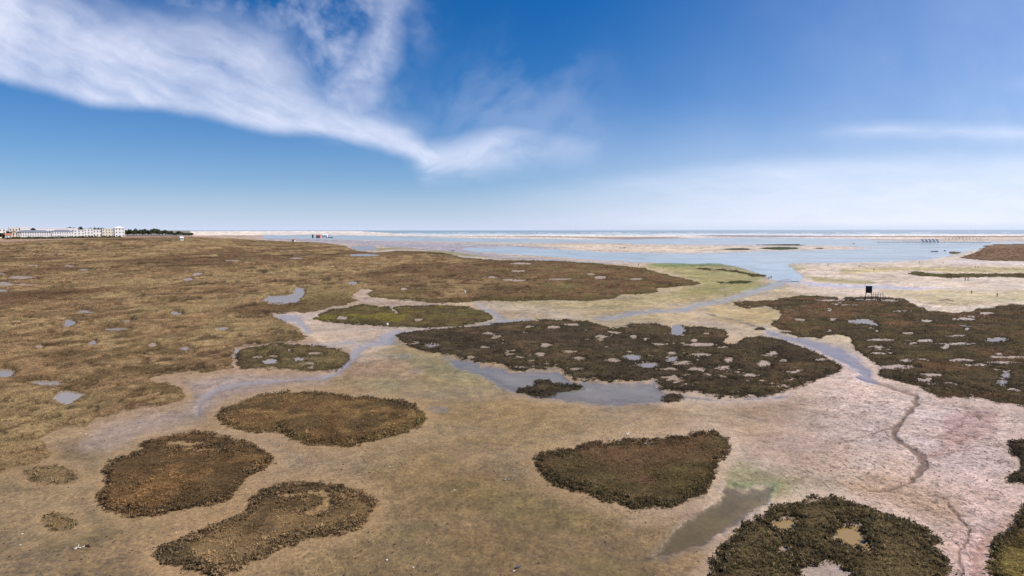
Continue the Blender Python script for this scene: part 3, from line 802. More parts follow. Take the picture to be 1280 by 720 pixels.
# damp darker threads and pale dry ridges across the left and middle flats
th = np.clip(1 - np.abs(lodn(X, Y, 60, 5201, ysc=1.2) - .5) / .03, 0, 1) * sst(.5, .62, lodn(X, Y, 110, 5231)) * (1 - sst(850, 1000, PX)) * sst(430, 500, PY) * (union > 1) * .45
G = G * (1 - th[:, None]) + th[:, None] * lin((112,94,72))
crack = sst(930, 1100, PX + (big - .5) * 160) * sst(455, 500, PY) * (1 - .7 * rim)
crack = np.maximum(crack, .25 * sst(450, 560, PY))
grit = .25 + .5 * sst(.5, .7, fbm(X, Y, 18, 3, 33))
GZ = ZG

V = np.stack([X, Y, ZG], 1)
q = np.stack([IDX[1:, :-1], IDX[1:, 1:], IDX[:-1, 1:], IDX[:-1, :-1]], -1).reshape(-1, 4)
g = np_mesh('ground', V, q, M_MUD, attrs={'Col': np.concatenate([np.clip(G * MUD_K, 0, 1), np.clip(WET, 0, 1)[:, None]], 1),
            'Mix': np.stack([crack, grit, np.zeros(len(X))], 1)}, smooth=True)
tag(g, kind='structure')

# ---- water sheets
def water_obj(name, mask, z, mat, Cc, Oo):
    ids, f = sub_mesh(mask)
    V = np.stack([X[ids], Y[ids], np.full(len(ids), z)], 1)
    o = np_mesh(name, V, f, mat, attrs={'Col': np.concatenate([Cc[ids], Oo[ids][:, None]], 1)}, smooth=True)
    return tag(o, kind='structure')
far = PY < 352
fl = FL < 3.5
inl = fl & (HILL < .01)
lagm = inl & far & (PX > 300) & ~SEA
water_obj('lagoon_water', lagm, WL, M_LAGOON, WC, WO)
water_obj('creek_water', inl & ~far, WL, M_CREEK, WC, WO)
# sea with surf
foam = np.zeros(len(X))
fb = fbm(X * 1.0, Y * .3, 160, 4, 401)
for yc, hw, th in ((293.1, .9, .28), (292.0, .5, .42), (291.1, .35, .50), (290.3, .3, .55)):
    foam = np.maximum(foam, (1 - sst(hw * .5, hw, np.abs(PY - yc - (fb - .5) * .8))) * sst(th, th + .06, fb))
SC_ = lin((146,160,166))[None] * (1 - foam[:, None]) + foam[:, None] * lin((238,240,240))[None]
ids, f = sub_mesh((PY < SEAY + .6) & (PX > 236))
o = np_mesh('sea', np.stack([X[ids], Y[ids], np.full(len(ids), -.3)], 1), f, M_SEA,
            attrs={'Col': np.concatenate([SC_[ids], np.ones((len(ids), 1))], 1)}, smooth=True)
tag(o, kind='structure')

# ---------------------------------------------------------------- marsh turf and foliage
def veg_color(x, y, pal, seed, uv=None):
    n1 = fbm(x, y, 5.0, 4, seed); n2 = fbm(x, y, 11.0, 4, seed + 9)
    P_ = [lin(c) for c in pal]
    c = P_[0][None] * np.ones((len(x), 1))
    k = sst(.46, .56, n1)[:, None]; c = c * (1 - k) + k * P_[1 % len(P_)][None]
    k = sst(.52, .64, n2)[:, None]; c = c * (1 - k) + k * P_[2 % len(P_)][None]
    k = sst(.54, .62, fbm(x, y, 7.0, 4, seed + 21))[:, None]; c = c * (1 - k) + k * P_[3 % len(P_)][None]
    return c * 1.25 * (.8 + .8 * (fbm(x, y, 1.6, 3, seed + 40) - .25))[:, None]

def marsh_color(x, y, px, py):
    pal = [(126,102,76), (112,90,66), (136,114,84), (102,84,60)]
    wl = np.clip(np.hypot(x, y) / 60, 1, 6)
    c = veg_color(x, y * .8, pal, 700)
    n = fbm_v(x, y * .6, 22, 733)
    k = sst(.52, .66, n)[:, None] * .75
    c = c * (1 - k) + k * lin((150,128,94))[None]
    n = fbm_v(x, y * .6, 60, 755)
    k = sst(.53, .65, n)[:, None] * .8
    c = c * (1 - k) + k * lin((100,78,58))[None]
    c = c * np.array([.88, .87, .80]) * np.clip(1 + .75 * (lodn(x, y, 16, 1901, ysc=.8) - .5) + .7 * (lodn(x, y, 4, 1951, ysc=.8) - .5), .45, 1.6)[:, None]
    # the right lobe is darker and browner, the far edge olive
    k = (sst(520, 680, px) * .75)[:, None]
    c = c * (1 - k) + k * veg_color(x, y, [(92,70,50), (80,60,42), (102,80,56), (84,74,46)], 790)
    s = sdf_poly(px, py, MARSH, 60)
    k = ((1 - sst(1.0, 5.0, -s)) * sst(430, 560, px) * .7)[:, None]
    c = c * (1 - k) + k * lin((78,72,42))[None]
    k = (sst(300, 430, px) * (1 - sst(500, 560, px)) * sst(355, 372, py) * .5)[:, None]
    c = c * (1 - k) + k * lin((92,80,48))[None]
    return c

def top_height(s, x, y, h, seed):
    """height above mud of the turf surface from the signed pixel distance"""
    mpp = np.hypot(x, y) / F
    d = -s * mpp
    prof = sst(-.05, 1.0 + .6 * mpp, d)
    bump = .45 * (fbm(x, y, 1.3, 3, seed) - .5) + .5 * (fbm(x, y, 5, 3, seed + 3) - .5)
    return np.where(s < 0, prof * h * (1 + bump) + .0, -.12 - .05 * np.clip(s, 0, 4))

def foliage(name, parent, bbox, sdf_fn, col_fn, h_fn, tuft, dens, edge, sparse, seed, gain=1.0):
    """thousands of small leafy tufts spread over a marsh area, as one mesh"""
    r = np.random.default_rng(seed)
    x0, y0, x1, y1 = bbox
    y0 = max(y0, 312.0)
    if y1 <= y0: return None
    area = (x1 - x0) * (y1 - y0)
    n = int(area * .75 * dens)
    px = r.uniform(x0, x1, n); py = r.uniform(y0, y1, n)
    # thin out: nearer tufts are bigger on screen
    tp = tuft * F * (py - YH) / (H * F) * 1.0
    keep = r.uniform(0, 1, n) < np.clip(2.4 / (tp * tp * .55 + 1.2), 0, 1) * sparse
    px, py = px[keep], py[keep]
    x, y = at(px, py)
    hz = hill(x, y)
    qx, qy = wpx(x, y)
    s = sdf_fn(qx, qy, x, y)
    k = s < r.exponential(1.0, len(s)) * np.clip((py - 400) / 120, 0, 1) - .15 + (lodn(x, y, 3, seed + 77) - .6) * 2
    x, y, qx, qy, s, hz = x[k], y[k], qx[k], qy[k], s[k], hz[k]
    if len(x) < 3: return None
    d = np.hypot(x, y)
    mpp = d / F
    edgef = 1 - sst(.3, 1.5, -s * mpp)
    gn = lodn(x, y, 9, seed + 61)
    hh = tuft * np.clip(.35 + 1.35 * gn, .4, 1.7) * (.45 + 1.0 * r.uniform(0, 1, len(x)) ** 1.5) * (.75 + .9 * (fbm(x, y, 2.2, 3, seed + 5) - .25)) * (.8 + .6 * edgef)
    hh = np.maximum(hh, 1.3 * mpp)
    hh = np.minimum(hh, tuft * 1.9 + mpp * .8)
    wd = np.maximum(hh * .75, 1.0 * mpp)
    zb = h_fn(s, x, y) + hz
    c = col_fn(x, y, qx, qy)
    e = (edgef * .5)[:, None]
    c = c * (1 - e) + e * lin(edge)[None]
    c = c * 2.0 * gain * np.clip(.55 + .9 * gn, .5, 1.5)[:, None] * (.80 + .4 * r.uniform(0, 1, (len(x), 1)))
    nl = np.clip((hh / mpp * 3.2), 4, 16).astype(int)
    rep = np.repeat(np.arange(len(x)), nl)
    m = len(rep)
    th = r.uniform(0, 2 * np.pi, m); rr = np.sqrt(r.uniform(0, 1, m)); ph = r.uniform(0, 1, m)
    cx = x[rep] + rr * np.cos(th) * wd[rep] * .8
    cy = y[rep] + rr * np.sin(th) * wd[rep] * .8
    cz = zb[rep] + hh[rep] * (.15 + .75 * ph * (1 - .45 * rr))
    sz = hh[rep] * r.uniform(.22, .42, m)
    sz = np.maximum(sz, .45 * mpp[rep])
    a = r.normal(size=(m, 3)); a[:, 2] *= 1.3; a /= np.linalg.norm(a, axis=1)[:, None]
    b = r.normal(size=(m, 3)); b /= np.linalg.norm(b, axis=1)[:, None]
    C0 = np.stack([cx, cy, cz], 1)
    p0 = C0 + a * sz[:, None]; p1 = C0 + b * sz[:, None] * .8; p2 = C0 - (a + b) * sz[:, None] * .55
    V = np.stack([p0, p1, p2], 1).reshape(-1, 3)
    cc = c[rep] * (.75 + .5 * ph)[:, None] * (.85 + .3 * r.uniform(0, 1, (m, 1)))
    cc = np.repeat(cc, 3, 0)
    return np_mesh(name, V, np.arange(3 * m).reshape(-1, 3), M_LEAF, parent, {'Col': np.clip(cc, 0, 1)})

def turf(name, s, h, colf, seed, edge, extra=0, parent=None, mask=None):
    ids, f = sub_mesh(s < .8 if mask is None else mask)
    x, y, ss = X[ids], Y[ids], s[ids]
    z = top_height(ss, x, y, h, seed)
    if not np.isscalar(extra): z = z + extra[ids]
    z = np.where(ss < 0, np.maximum(z, -.02) + np.minimum(ZG[ids] - HILL[ids], .05) * 0 + .03, z)
    c = colf(x, y, PX[ids], PY[ids])
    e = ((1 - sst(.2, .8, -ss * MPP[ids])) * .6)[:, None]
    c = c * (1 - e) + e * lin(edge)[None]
    if not np.isscalar(extra):
        e = (sst(0, .5, MG[ids]) * .6)[:, None]
        c = c * (1 - e) + e * lin((44,34,26))[None]
    return np_mesh(name, np.stack([x, y, z + HILL[ids]], 1), f, M_TURF, parent, {'Col': np.clip(c, 0, 1)}, smooth=True)

for i, I in enumerate(ISL):
    s = SDF[i]; seed = 1000 + 17 * i
    if not (s < 0).any(): continue
    P_ = np.array(I['pts']) if I['pts'] else np.array([[I['ell'][0] - I['ell'][2], I['ell'][1] - I['ell'][3]], [I['ell'][0] + I['ell'][2], I['ell'][1] + I['ell'][3]]])
    cx, cy = P_.mean(0)
    root = empty('marsh_island', (*at(cx, cy), 0))
    tag(root, I['label'], 'marsh island')
    colf = lambda x, y, px, py, I=I, seed=seed: veg_color(x, y, I['pal'], seed)
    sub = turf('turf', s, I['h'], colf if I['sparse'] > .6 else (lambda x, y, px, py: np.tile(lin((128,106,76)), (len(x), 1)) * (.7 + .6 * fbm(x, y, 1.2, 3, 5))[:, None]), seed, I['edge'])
    sub.location = (-root.location[0], -root.location[1], 0); sub.parent = root
    bb = (P_[:, 0].min() - 4, P_[:, 1].min() - 3, min(P_[:, 0].max() + 4, 1400), min(P_[:, 1].max() + 3, 760))
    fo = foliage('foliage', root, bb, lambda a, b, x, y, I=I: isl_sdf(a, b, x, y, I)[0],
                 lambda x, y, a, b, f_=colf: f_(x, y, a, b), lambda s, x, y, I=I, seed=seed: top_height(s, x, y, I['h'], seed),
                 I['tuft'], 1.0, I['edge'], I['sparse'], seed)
    if fo: fo.location = (-root.location[0], -root.location[1], 0)

# big marsh: hummocks and gullies
hum = .9 * (fbm_v(X, Y * .7, 13, 811) - .5) + .9 * (fbm_v(X, Y * .6, 34, 823) - .5)
hum = np.maximum(hum * 1.2 * (1 + 1.0 * sst(150, 400, DIST)), -.12) * sst(0, 5, -MS) - .22 * sst(0, .6, MG)
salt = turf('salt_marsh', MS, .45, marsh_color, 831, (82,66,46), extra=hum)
tag(salt, 'wide brown salt marsh full of hummocks and small pools, filling the left of the view', 'salt marsh', kind='stuff')
def m_h(s, x, y):
    hm = .9 * (fbm_v(x, y * .7, 13, 811) - .5) + .9 * (fbm_v(x, y * .6, 34, 823) - .5)
    return top_height(s, x, y, .45, 831) + np.maximum(hm * 1.2 * (1 + 1.0 * sst(150, 400, np.hypot(x, y))), -.12) * sst(0, 5, -s)
def m_s(a, b, x, y):
    s, k, g = marsh_sdf(a, b, x, y)
    return np.where(g > .35, 1.0, s)
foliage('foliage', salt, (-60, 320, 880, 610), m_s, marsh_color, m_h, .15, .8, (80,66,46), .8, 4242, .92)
# ---------------------------------------------------------------- high cirrus: a thin real layer 4 km up
def cloud_layer():
    xs = np.concatenate([np.linspace(-1600, -60, 90, endpoint=False), np.linspace(-60, 1340, 760, endpoint=False), np.linspace(1340, 2900, 90)])
    ys = np.concatenate([np.linspace(-700, -20, 60, endpoint=False), np.linspace(-20, 286.5, 260)])
    QX, QY = np.meshgrid(xs, ys); n0, n1 = QX.shape
    dx, dy, dz = px_dir(QX.ravel(), QY.ravel())
    L = np.sqrt(dx * dx + dy * dy + dz * dz); dx, dy, dz = dx / L, dy / L, dz / L
    R0 = 200000.0; A = 4000.0
    # intersection with a shell 4 km above a curved earth
    b = R0 * dz
    t = -b + np.sqrt(b * b + (R0 + A) ** 2 - R0 ** 2)
    V = np.stack([dx * t, dy * t, H + dz * t], 1)
    x, y = QX.ravel(), QY.ravel()
    den = np.zeros(len(x))
    wx = x + 60 * (fbm(x, y, 150, 4, 1201) - .5) + 16 * (fbm(x, y, 34, 4, 1203) - .5)
    wy = y + 36 * (fbm(x, y, 150, 4, 1211) - .5) + 12 * (fbm(x, y, 34, 4, 1213) - .5)
    # fibres run down to the right
    ca, sa = math.cos(.42), math.sin(.42)
    u = wx * ca + wy * sa; v = -wx * sa + wy * ca
    fib = fbm(u / 5.5, v, 16, 6, 1221); fib2 = fbm(u / 3.0, v, 46, 5, 1223); puff = fbm(wx, wy, 60, 6, 1225); fine = fbm(wx, wy, 15, 5, 1227)
    def blob(pts, lo, hi, X_=None, Y_=None):
        s = sdf_poly(wx if X_ is None else X_, wy if Y_ is None else Y_, pts, 320)
        return 1 - sst(lo, hi, s)
    main = [(-300,-60),(40,-40),(150,5),(260,22),(330,40),(365,62),(385,95),(420,120),(470,140),(510,155),(545,178),(575,190),(560,206),(538,215),
            (520,202),(480,190),(420,178),(390,174),(340,168),(300,158),(250,146),(210,142),(160,139),(110,132),(60,116),(0,101),(-80,92),(-300,90)]
    # the lower edge is crisp: damp the warp there
    wx2 = x + 22 * (fbm(x, y, 90, 4, 1301) - .5); wy2 = y + 12 * (fbm(x, y, 60, 5, 1311) - .5)
    s = sdf_poly(wx2, wy2, main, 260)
    top = sst(70, 230, x) * (1 - sst(150, 215, y + .28 * (300 - x)))
    edge_lo, edge_hi = -15, 5
    core = 1 - sst(edge_lo, edge_hi, s)
    soft = blob(main, -70, 36)
    low = sst(-62, -18, (y - (101 + .2 * x)))            # 1 near the crisp lower border
    m = core * low + soft * (1 - low)
    den += m * (.64 + .5 * (fib - .5) + .42 * (fib2 - .5) + .4 * (puff - .5) + .12 * (fine - .5))
    # wisps over the upper middle
    s1 = sdf_line(wx, wy / 1.7, [(508, -10, 4), (498, 18, 8), (478, 38, 10), (455, 60, 12), (430, 78, 24)], 200)
    den = np.maximum(den, (1 - sst(-8, 34, s1)) * (.2 + .7 * fib2 + .6 * (fine - .5)) * .62)
    s2 = blob([(180,-40),(420,-40),(520,-40),(520,30),(480,90),(470,140),(400,120),(350,60),(260,25)], -60, 70)
    den = np.maximum(den, s2 * sst(.34, .78, .4 * fib2 + .3 * puff + .3 * fine) * .42)
    # fan at the tail, spreading right
    tx_, ty_ = 500.0, 228.0
    aa = np.arctan2(ty_ - wy, wx - tx_); rr_ = np.hypot(wx - tx_, wy - ty_)
    ray = fbm(aa * 40, rr_ / 9, 9, 5, 1401)
    s3 = blob([(520,190),(570,186),(640,168),(700,170),(738,178),(730,188),(690,196),(640,206),(590,212),(538,217)], -16, 26, wx * .5 + x * .5, wy * .5 + y * .5)
    den = np.maximum(den, s3 * np.clip(-.12 + 1.1 * ray, 0, .6) * (1 - .6 * sst(620, 740, x)))
    s4 = blob([(560,130),(660,60),(720,80),(740,150),(700,190),(600,180)], -60, 70)
    den = np.maximum(den, s4 * .16 * sst(.3, .75, ray))
    # level streaks low on the right
    st = fbm(wx / 7, wy, 14, 5, 1501)
    for pts, a in (([(1010,168),(1110,161),(1290,166),(1500,168),(1500,172),(1290,170),(1100,167),(1020,174)], .42),
                   ([(600,236),(700,229),(850,216),(1000,206),(1500,196),(1500,290),(560,290)], .34),
                   ([(850,222),(1000,214),(1180,222),(1500,236),(1500,244),(1150,232),(950,224)], .30),
                   ([(640,178),(740,172),(735,190),(690,200),(650,204),(600,240),(660,237),(640,232)], .3),
                   ([(1235,103),(1300,106),(1500,104),(1500,112),(1290,113)], .25),
                   ):
        sx = sdf_poly(wx, y + .25 * (wy - y), pts, 120)
        den = np.maximum(den, (1 - sst(-12, 16, sx)) * a * (.5 + st) * (sst(560, 980, x) if pts[0][0] < 700 else sst(pts[0][0] - 30, pts[0][0] + 120, x)))
    # thin milky veil towards the sun on the right
    veil = .30 * sst(620, 1350, x + .6 * (y - 100)) * (.8 + .4 * (puff - .5)) + .16 * sst(110, 250, y) * sst(500, 900, x)
    den = 1 - (1 - np.clip(den, 0, 1)) * (1 - np.clip(veil, 0, .6))
    den *= sst(-1500, -500, x) * (1 - sst(1750, 2700, x)) * sst(-640, -160, y) * (1 - sst(276, 286, y) * .5)
    den = np.clip(den, 0, .9)
    idx = np.arange(n0 * n1).reshape(n0, n1)
    f = np.stack([idx[:-1, :-1], idx[:-1, 1:], idx[1:, 1:], idx[1:, :-1]], -1).reshape(-1, 4)
    m_, n, l, b = newmat('cirrus'); n.remove(b)
    a = nd(n, 'ShaderNodeAttribute', attribute_name='Col')
    tr = n.new('ShaderNodeBsdfTranslucent'); tr.inputs[0].default_value = (.66, .67, .71, 1)
    tp = n.new('ShaderNodeBsdfTransparent')
    mx = n.new('ShaderNodeMixShader')
    l.new(a.outputs['Fac'], mx.inputs[0]); l.new(tp.outputs[0], mx.inputs[1]); l.new(tr.outputs[0], mx.inputs[2])
    l.new(mx.outputs[0], n['Material Output'].inputs['Surface'])
    o = np_mesh('clouds', V, f, m_, attrs={'Col': np.stack([den] * 3, 1)}, smooth=True)
    tag(o, kind='structure')
cloud_layer()

# ---------------------------------------------------------------- made things
def on_ground(px, py):
    """ground point seen at a photo pixel, hill included"""
    x, y = at(px, py)
    for _ in range(30):
        z = float(hill(np.array([x]), np.array([y]))[0])
        x2, y2 = at(px, py, z)
        x, y = .6 * x + .4 * x2, .6 * y + .4 * y2
    return float(x), float(y), float(hill(np.array([x]), np.array([y]))[0])

# stilt hut -------------------------------------------------------
def stilt_hut():
    x, y = at(1089, 375.5); x, y = float(x), float(y)
    r = empty('stilt_hut', (x, y, .3), -.53)
    tag(r, 'dark wooden hut on stilts with a flat white roof, standing on the marsh island', 'hut')
    m = MB(); m.box(-.9, 0, 3.6, 2.0, 2.0, 2.4)
    for k in range(9): m.box(-1.88 + k * .245, -1.015, 3.6, .05, .05, 2.4)
    m.build('cabin', M_WOOD, r)
    m = MB(); m.box(-.9, 0, 4.9, 2.4, 2.5, .18); m.box(-.9, 0, 5.06, 2.1, 2.2, .14); m.build('roof', M_WHITE, r)
    m = MB(); m.box(-.9, -1.06, 3.95, .7, .06, .4); m.build('window', M_GLASS, r)
    for a, b in ((-1.8, -.9), (0, -.9), (-1.8, .9), (0, .9)):
        m = MB(); m.tube((a, b, -.6), (a, b, 2.45), .11); m.build('leg', M_WOOD, r)
    m = MB(); m.tube((-1.8, -.9, .4), (0, -.9, 2.3), .06); m.tube((0, -.9, .4), (-1.8, -.9, 2.3), .06); m.build('brace', M_PALEWOOD, r)
    m = MB(); m.box(1.9, 0, 1.9, 3.4, 2.2, .12); m.build('deck', M_PALEWOOD, r)
    for k in range(5):
        m = MB(); m.tube((.5 + k * .75, -1.0, -.6), (.5 + k * .75, -1.0, 2.9 - .25 * (k % 2)), .07); m.build('post', M_WOOD, r)
    m = MB()
    m.tube((1.2, -1.1, 2.0), (2.0, -2.2, -.3), .05); m.tube((1.7, -1.1, 2.0), (2.5, -2.2, -.3), .05)
    for k in range(6): m.tube((1.27 + .13 * k, -1.2 - .18 * k, 1.8 - .38 * k), (1.77 + .13 * k, -1.2 - .18 * k, 1.8 - .38 * k), .035)
    m.build('ladder', M_PALEWOOD, r)
    m = MB(); m.tube((.5, -1.0, 2.7), (3.6, -1.0, 2.6), .04); m.build('railing', M_PALEWOOD, r)
    for i, (dx, dy, hh) in enumerate(((4.2, -.4, 1.7), (5.1, .3, 1.4), (-2.9, -.6, 1.2))):
        m = MB(); m.tube((0, 0, -.5), (.08, .02, hh), .09, .07)
        o = m.build('mooring_post', M_WOOD); o.location = (x + dx, y + dy, .3)
        tag(o, ['tallest dark mooring post just right of the stilt hut deck', 'shorter dark mooring post, rightmost beside the stilt hut', 'lone dark stake to the left of the stilt hut legs'][i], 'post')
stilt_hut()

# boats ----------------------------------------------------------
def boat(px, py, L, rz, label, mat=None, cabin=True):
    x, y = at(px, py); mat = mat or M_BOAT
    r = empty('moored_boat', (float(x), float(y), WL), rz); tag(r, label, 'boat')
    n = 9; vs = []; W = L * .28
    for i in range(n):
        t = i / (n - 1); b = W / 2 * (math.sin(math.pi * min(1, .25 + .75 * (1 - t) ** .6 * 1.0)) ** .6 if t < 1 else .02) * (1 if t < .6 else max(.03, (1 - t) / .4) ** .6)
        xx = -L / 2 + L * t; zt = .55 + .5 * t ** 3; s = L / 7
        for (yy, zz) in ((-b, zt * s), (-b * .7, 0), (0, -.25 * s), (b * .7, 0), (b, zt * s)): vs.append((xx, yy, zz))
        vs.append((xx, 0, .25 * s))
    fs = []
    for i in range(n - 1):
        for k in range(4): fs.append((i * 6 + k, i * 6 + k + 1, (i + 1) * 6 + k + 1, (i + 1) * 6 + k))
        fs.append((i * 6 + 4, i * 6 + 5, (i + 1) * 6 + 5, (i + 1) * 6 + 4)); fs.append((i * 6 + 5, i * 6, (i + 1) * 6, (i + 1) * 6 + 5))
    fs.append((0, 1, 2, 3, 4, 5))
    m = MB(); m.add(vs, fs); m.build('hull', mat, r)
    for t in (-.2, .12):
        m = MB(); m.box(L * t, 0, .42 * L / 7, L * .05, W * .85, .06); m.build('bench', M_PALEWOOD, r)
    if cabin:
        m = MB(); m.box(-L * .1, 0, .95 * L / 7, L * .22, W * .5, L * .12, taper=.85); m.build('wheelhouse', M_CLOTH_W, r)
    m = MB(); m.box(-L * .5, 0, .5 * L / 7, L * .04, L * .04, L * .12); m.build('outboard_motor', M_CLOTH_D, r)
boat(1168, 314.6, 8.5, .05, 'dark blue boat moored on the lagoon off the right sandy spit', cabin=False)
boat(1181, 313.6, 6.0, 1.2, 'small blue boat beached at the sandy spit, right of the dark blue boat', M_CLOTH_B)
boat(1067, 304.8, 7.0, .3, 'tiny grey skiff far out on the lagoon, left of the jetty', M_CLOTH_D, False)
boat(566, 313.2, 5.0, .4, 'small dark boat lying on the grey mud behind the big marsh', M_CLOTH_D, False)
boat(778, 310.4, 9.0, .2, 'dark boat stranded alone on the middle sandbar', M_CLOTH_D, False)
boat(412, 297.2, 22, .1, 'dark hulled boat beside the red building, right of its white shed', M_CLOTH_D)

ORD = ['first','second','third','fourth','fifth','sixth','seventh','eighth','ninth','tenth','eleventh','twelfth','thirteenth','fourteenth','fifteenth','sixteenth','seventeenth',
       'eighteenth','nineteenth','twentieth','twenty-first','twenty-second','twenty-third','twenty-fourth','twenty-fifth','twenty-sixth','twenty-seventh','twenty-eighth','twenty-ninth','thirtieth',
       'thirty-first','thirty-second','thirty-third','thirty-fourth']
# jetty ------------------------------------------------------------
def jetty():
    a = at(1096, 303.4); b = at(1238, 303.6)
    a = np.array([float(a[0]), float(a[1])]); b = np.array([float(b[0]), float(b[1])])
    d = b - a; L = np.linalg.norm(d); ang = math.atan2(d[1], d[0])
    r = empty('jetty', (a[0], a[1], 0), ang)
    tag(r, 'long dark jetty across the far side of the lagoon, with white slanted roofs', 'jetty')
    m = MB(); m.box(L / 2, 0, 1.2, L, 3.0, .5); m.build('walkway', M_WOOD, r)
    for k in range(36):
        m = MB(); m.tube((L * (k + .5) / 36, -1.3, -1.5), (L * (k + .5) / 36, -1.3, 2.4 if k % 3 == 0 else 1.4), .28); m.build('pile', M_WOOD, r)
    m = MB(); m.tube((L * .22, -1.4, 2.6), (L * .5, -1.4, 2.6), .12); m.build('handrail', M_WOOD, r)
    ords = ['leftmost', 'second from left', 'middle one', 'second from right', 'rightmost']
    for k in range(5):
        px_ = 1156.5 + 4.6 * k
        t = (px_ - 1096) / (1238 - 1096); c = a + d * t
        q = empty('slanted_shelter', (c[0], c[1] + 8, 0), -.3)
        tag(q, ords[k] + ' of the five white slanted shelters on the far jetty', 'shelter')
        m = MB(); vs = [(-4.4, -3.5, 7.4), (-.6, -3.5, 7.4), (3.4, -3.5, 1.6), (-.4, -3.5, 1.6)]
        vs2 = [(x_ - .2, y_ + .35, z_) for x_, y_, z_ in vs]
        m.add(vs + vs2, [(0, 3, 2, 1), (4, 5, 6, 7), (0, 1, 5, 4), (1, 2, 6, 5), (2, 3, 7, 6), (3, 0, 4, 7)]); m.build('front_panel', M_WHITE, q)
        m = MB(); m.box(-2.4, .2, 7.5, 4.2, 7.4, .25); m.build('roof', M_WHITE, q)
        for s in (-3.2, 3.2):
            m = MB(); m.tube((1.4, s, -1), (1.4, s, 7.4), .16); m.build('post', M_PALEWOOD, q)
jetty()
def parasols():
    base = None
    for k in range(11):
        px_ = 1182 + 4.3 * k; x, y = at(px_, 299.6 + .25 * (k % 2))
        if base is None:
            base = empty('beach_parasol', (float(x), float(y), .3))
            m = MB(); m.tube((0, 0, 0), (0, 0, 4.2), .16); m.build('pole', M_PALEWOOD, base)
            m = MB(); m.tube((0, 0, 3.2), (0, 0, 4.8), 2.4, .1, 10); m.build('canopy', M_WOOD, base); o = base
        else:
            o = base.copy(); COL.objects.link(o); o.location = (float(x), float(y), .3)
            for ch in list(base.children):
                c = ch.copy(); COL.objects.link(c); c.parent = o
        tag(o, ORD[k] + ' straw parasol from the left in the row beyond the jetty', 'parasol', 'straw parasols on the far beach')
parasols()

# buildings ---------------------------------------------------------
def building(name, cx, cy, zb, Lx, Ly, hh, rz, wall, label, rows=2, cols=4, roof='flat', rmat=None, door=True, cat='building', wfill=.34, wh=.42):
    r = empty(name, (cx, cy, zb), rz); tag(r, label, cat)
    m = MB(); m.box(0, 0, hh / 2 - .5, Lx, Ly, hh + 1); m.build('wall', wall, r)
    rmat = rmat or M_WHITE
    m = MB()
    if roof == 'flat':
        m.box(0, 0, hh + .3, Lx + .5, Ly + .5, .55); m.box(0, 0, hh + .66, Lx - .6, Ly - .6, .15)
    else:
        e = .6; rh = Ly * (.32 if roof == 'gable' else .2)
        X_, Y_ = Lx / 2 + e, Ly / 2 + e
        ins = 0 if roof == 'gable' else Y_ * .9
        vs = [(-X_, -Y_, hh), (X_, -Y_, hh), (X_, Y_, hh), (-X_, Y_, hh), (-X_ + ins, 0, hh + rh), (X_ - ins, 0, hh + rh)]
        m.add(vs, [(3, 2, 1, 0), (0, 1, 5, 4), (2, 3, 4, 5), (1, 2, 5), (3, 0, 4)])
    m.build('roof', rmat, r)
    ch = hh / rows
    for i in range(rows):
        for j in range(cols):
            wx_ = -Lx / 2 + Lx * (j + .5) / cols; wz = ch * (i + .52)
            m = MB(); m.box(wx_, -Ly / 2 - .01, wz, Lx / cols * wfill, .12, ch * wh); m.build('window', M_GLASS, r)
    if door:
        m = MB(); m.box(Lx / 2 * .82, -Ly / 2 - .05, 1.2, 1.4, .2, 2.4); m.build('door', M_WOOD, r)
    return r
def hz(x, y): return float(hill(np.array([x]), np.array([y]))[0])
def bld(name, x0, x1, Y, ytop, depth, wall, label, rz=.75, **kw):
    u0, u1 = (x0 - 640) / F, (x1 - 640) / F
    X0 = u0 * Y; c_, s_ = math.cos(rz), math.sin(rz)
    L = (u1 * Y - X0) / (c_ - u1 * s_)
    cx, cy = X0 + c_ * L / 2, Y + s_ * L / 2
    zb = hz(cx, cy) ; _, zt = at_depth(640, ytop, cy)
    hh = max(3.0, float(zt) - zb)
    return building(name, cx - s_ * depth / 2, cy + c_ * depth / 2, zb, L, depth, hh, rz, wall, label, **kw)
bld('hotel', 24, 66, 1010, 290.0, 16, M_WHITE, 'long white hotel wing with rows of dark window bays and a grey roof', rows=3, cols=14, roof='hip', rmat=M_ROOF, wfill=.42)
bld('hotel', 67, 94, 1080, 289.2, 16, M_WHITE, 'white hotel wing continuing right of the one with the window bays', rows=2, cols=9, roof='hip', rmat=M_ROOF, wfill=.35)
bld('apartment_block', 28, 62, 1180, 285.6, 14, M_WHITE, 'long white apartment block rising behind the grey-roofed hotel', rows=1, cols=8, wfill=.3)
bld('apartment_block', 62, 100, 1230, 285.4, 14, M_WHITE, 'white flat-topped block behind the right hotel wing', rows=1, cols=8, wfill=.3)
bld('apartment_block', 94, 108, 1130, 287.6, 14, M_WHITE, 'low white block right of the hotel', rows=3, cols=3, rmat=M_WHITE)
bld('apartment_block', 107, 119, 1180, 286.2, 14, M_WHITE, 'stepped white block with a square rooftop room', rows=3, cols=3)
bld('apartment_block', 118, 130, 1230, 287.4, 14, M_WHITE, 'plain low white block left of the cream buildings', rows=2, cols=3, wfill=.3)
bld('apartment_block', 130, 144, 1240, 286.0, 14, M_CREAM, 'cream apartment block with two rows of windows', rows=3, cols=4, wfill=.35)
bld('apartment_block', 145.5, 158, 1200, 285.0, 14, M_WHITE, 'tall white villa block at the right end of the town', rows=3, cols=3, rmat=M_WHITE, roof='hip', wfill=.3)
bld('village_house', -6, 8, 990, 291.0, 12, M_CREAM, 'cream two-storey house with a pitched roof at the left edge', rows=2, cols=3, roof='hip', rmat=M_CREAM)
bld('village_house', 9, 17, 960, 294.0, 9, M_WHITE, 'small white house below the palm tree', rows=1, cols=2, roof='gable', rmat=M_TILE)
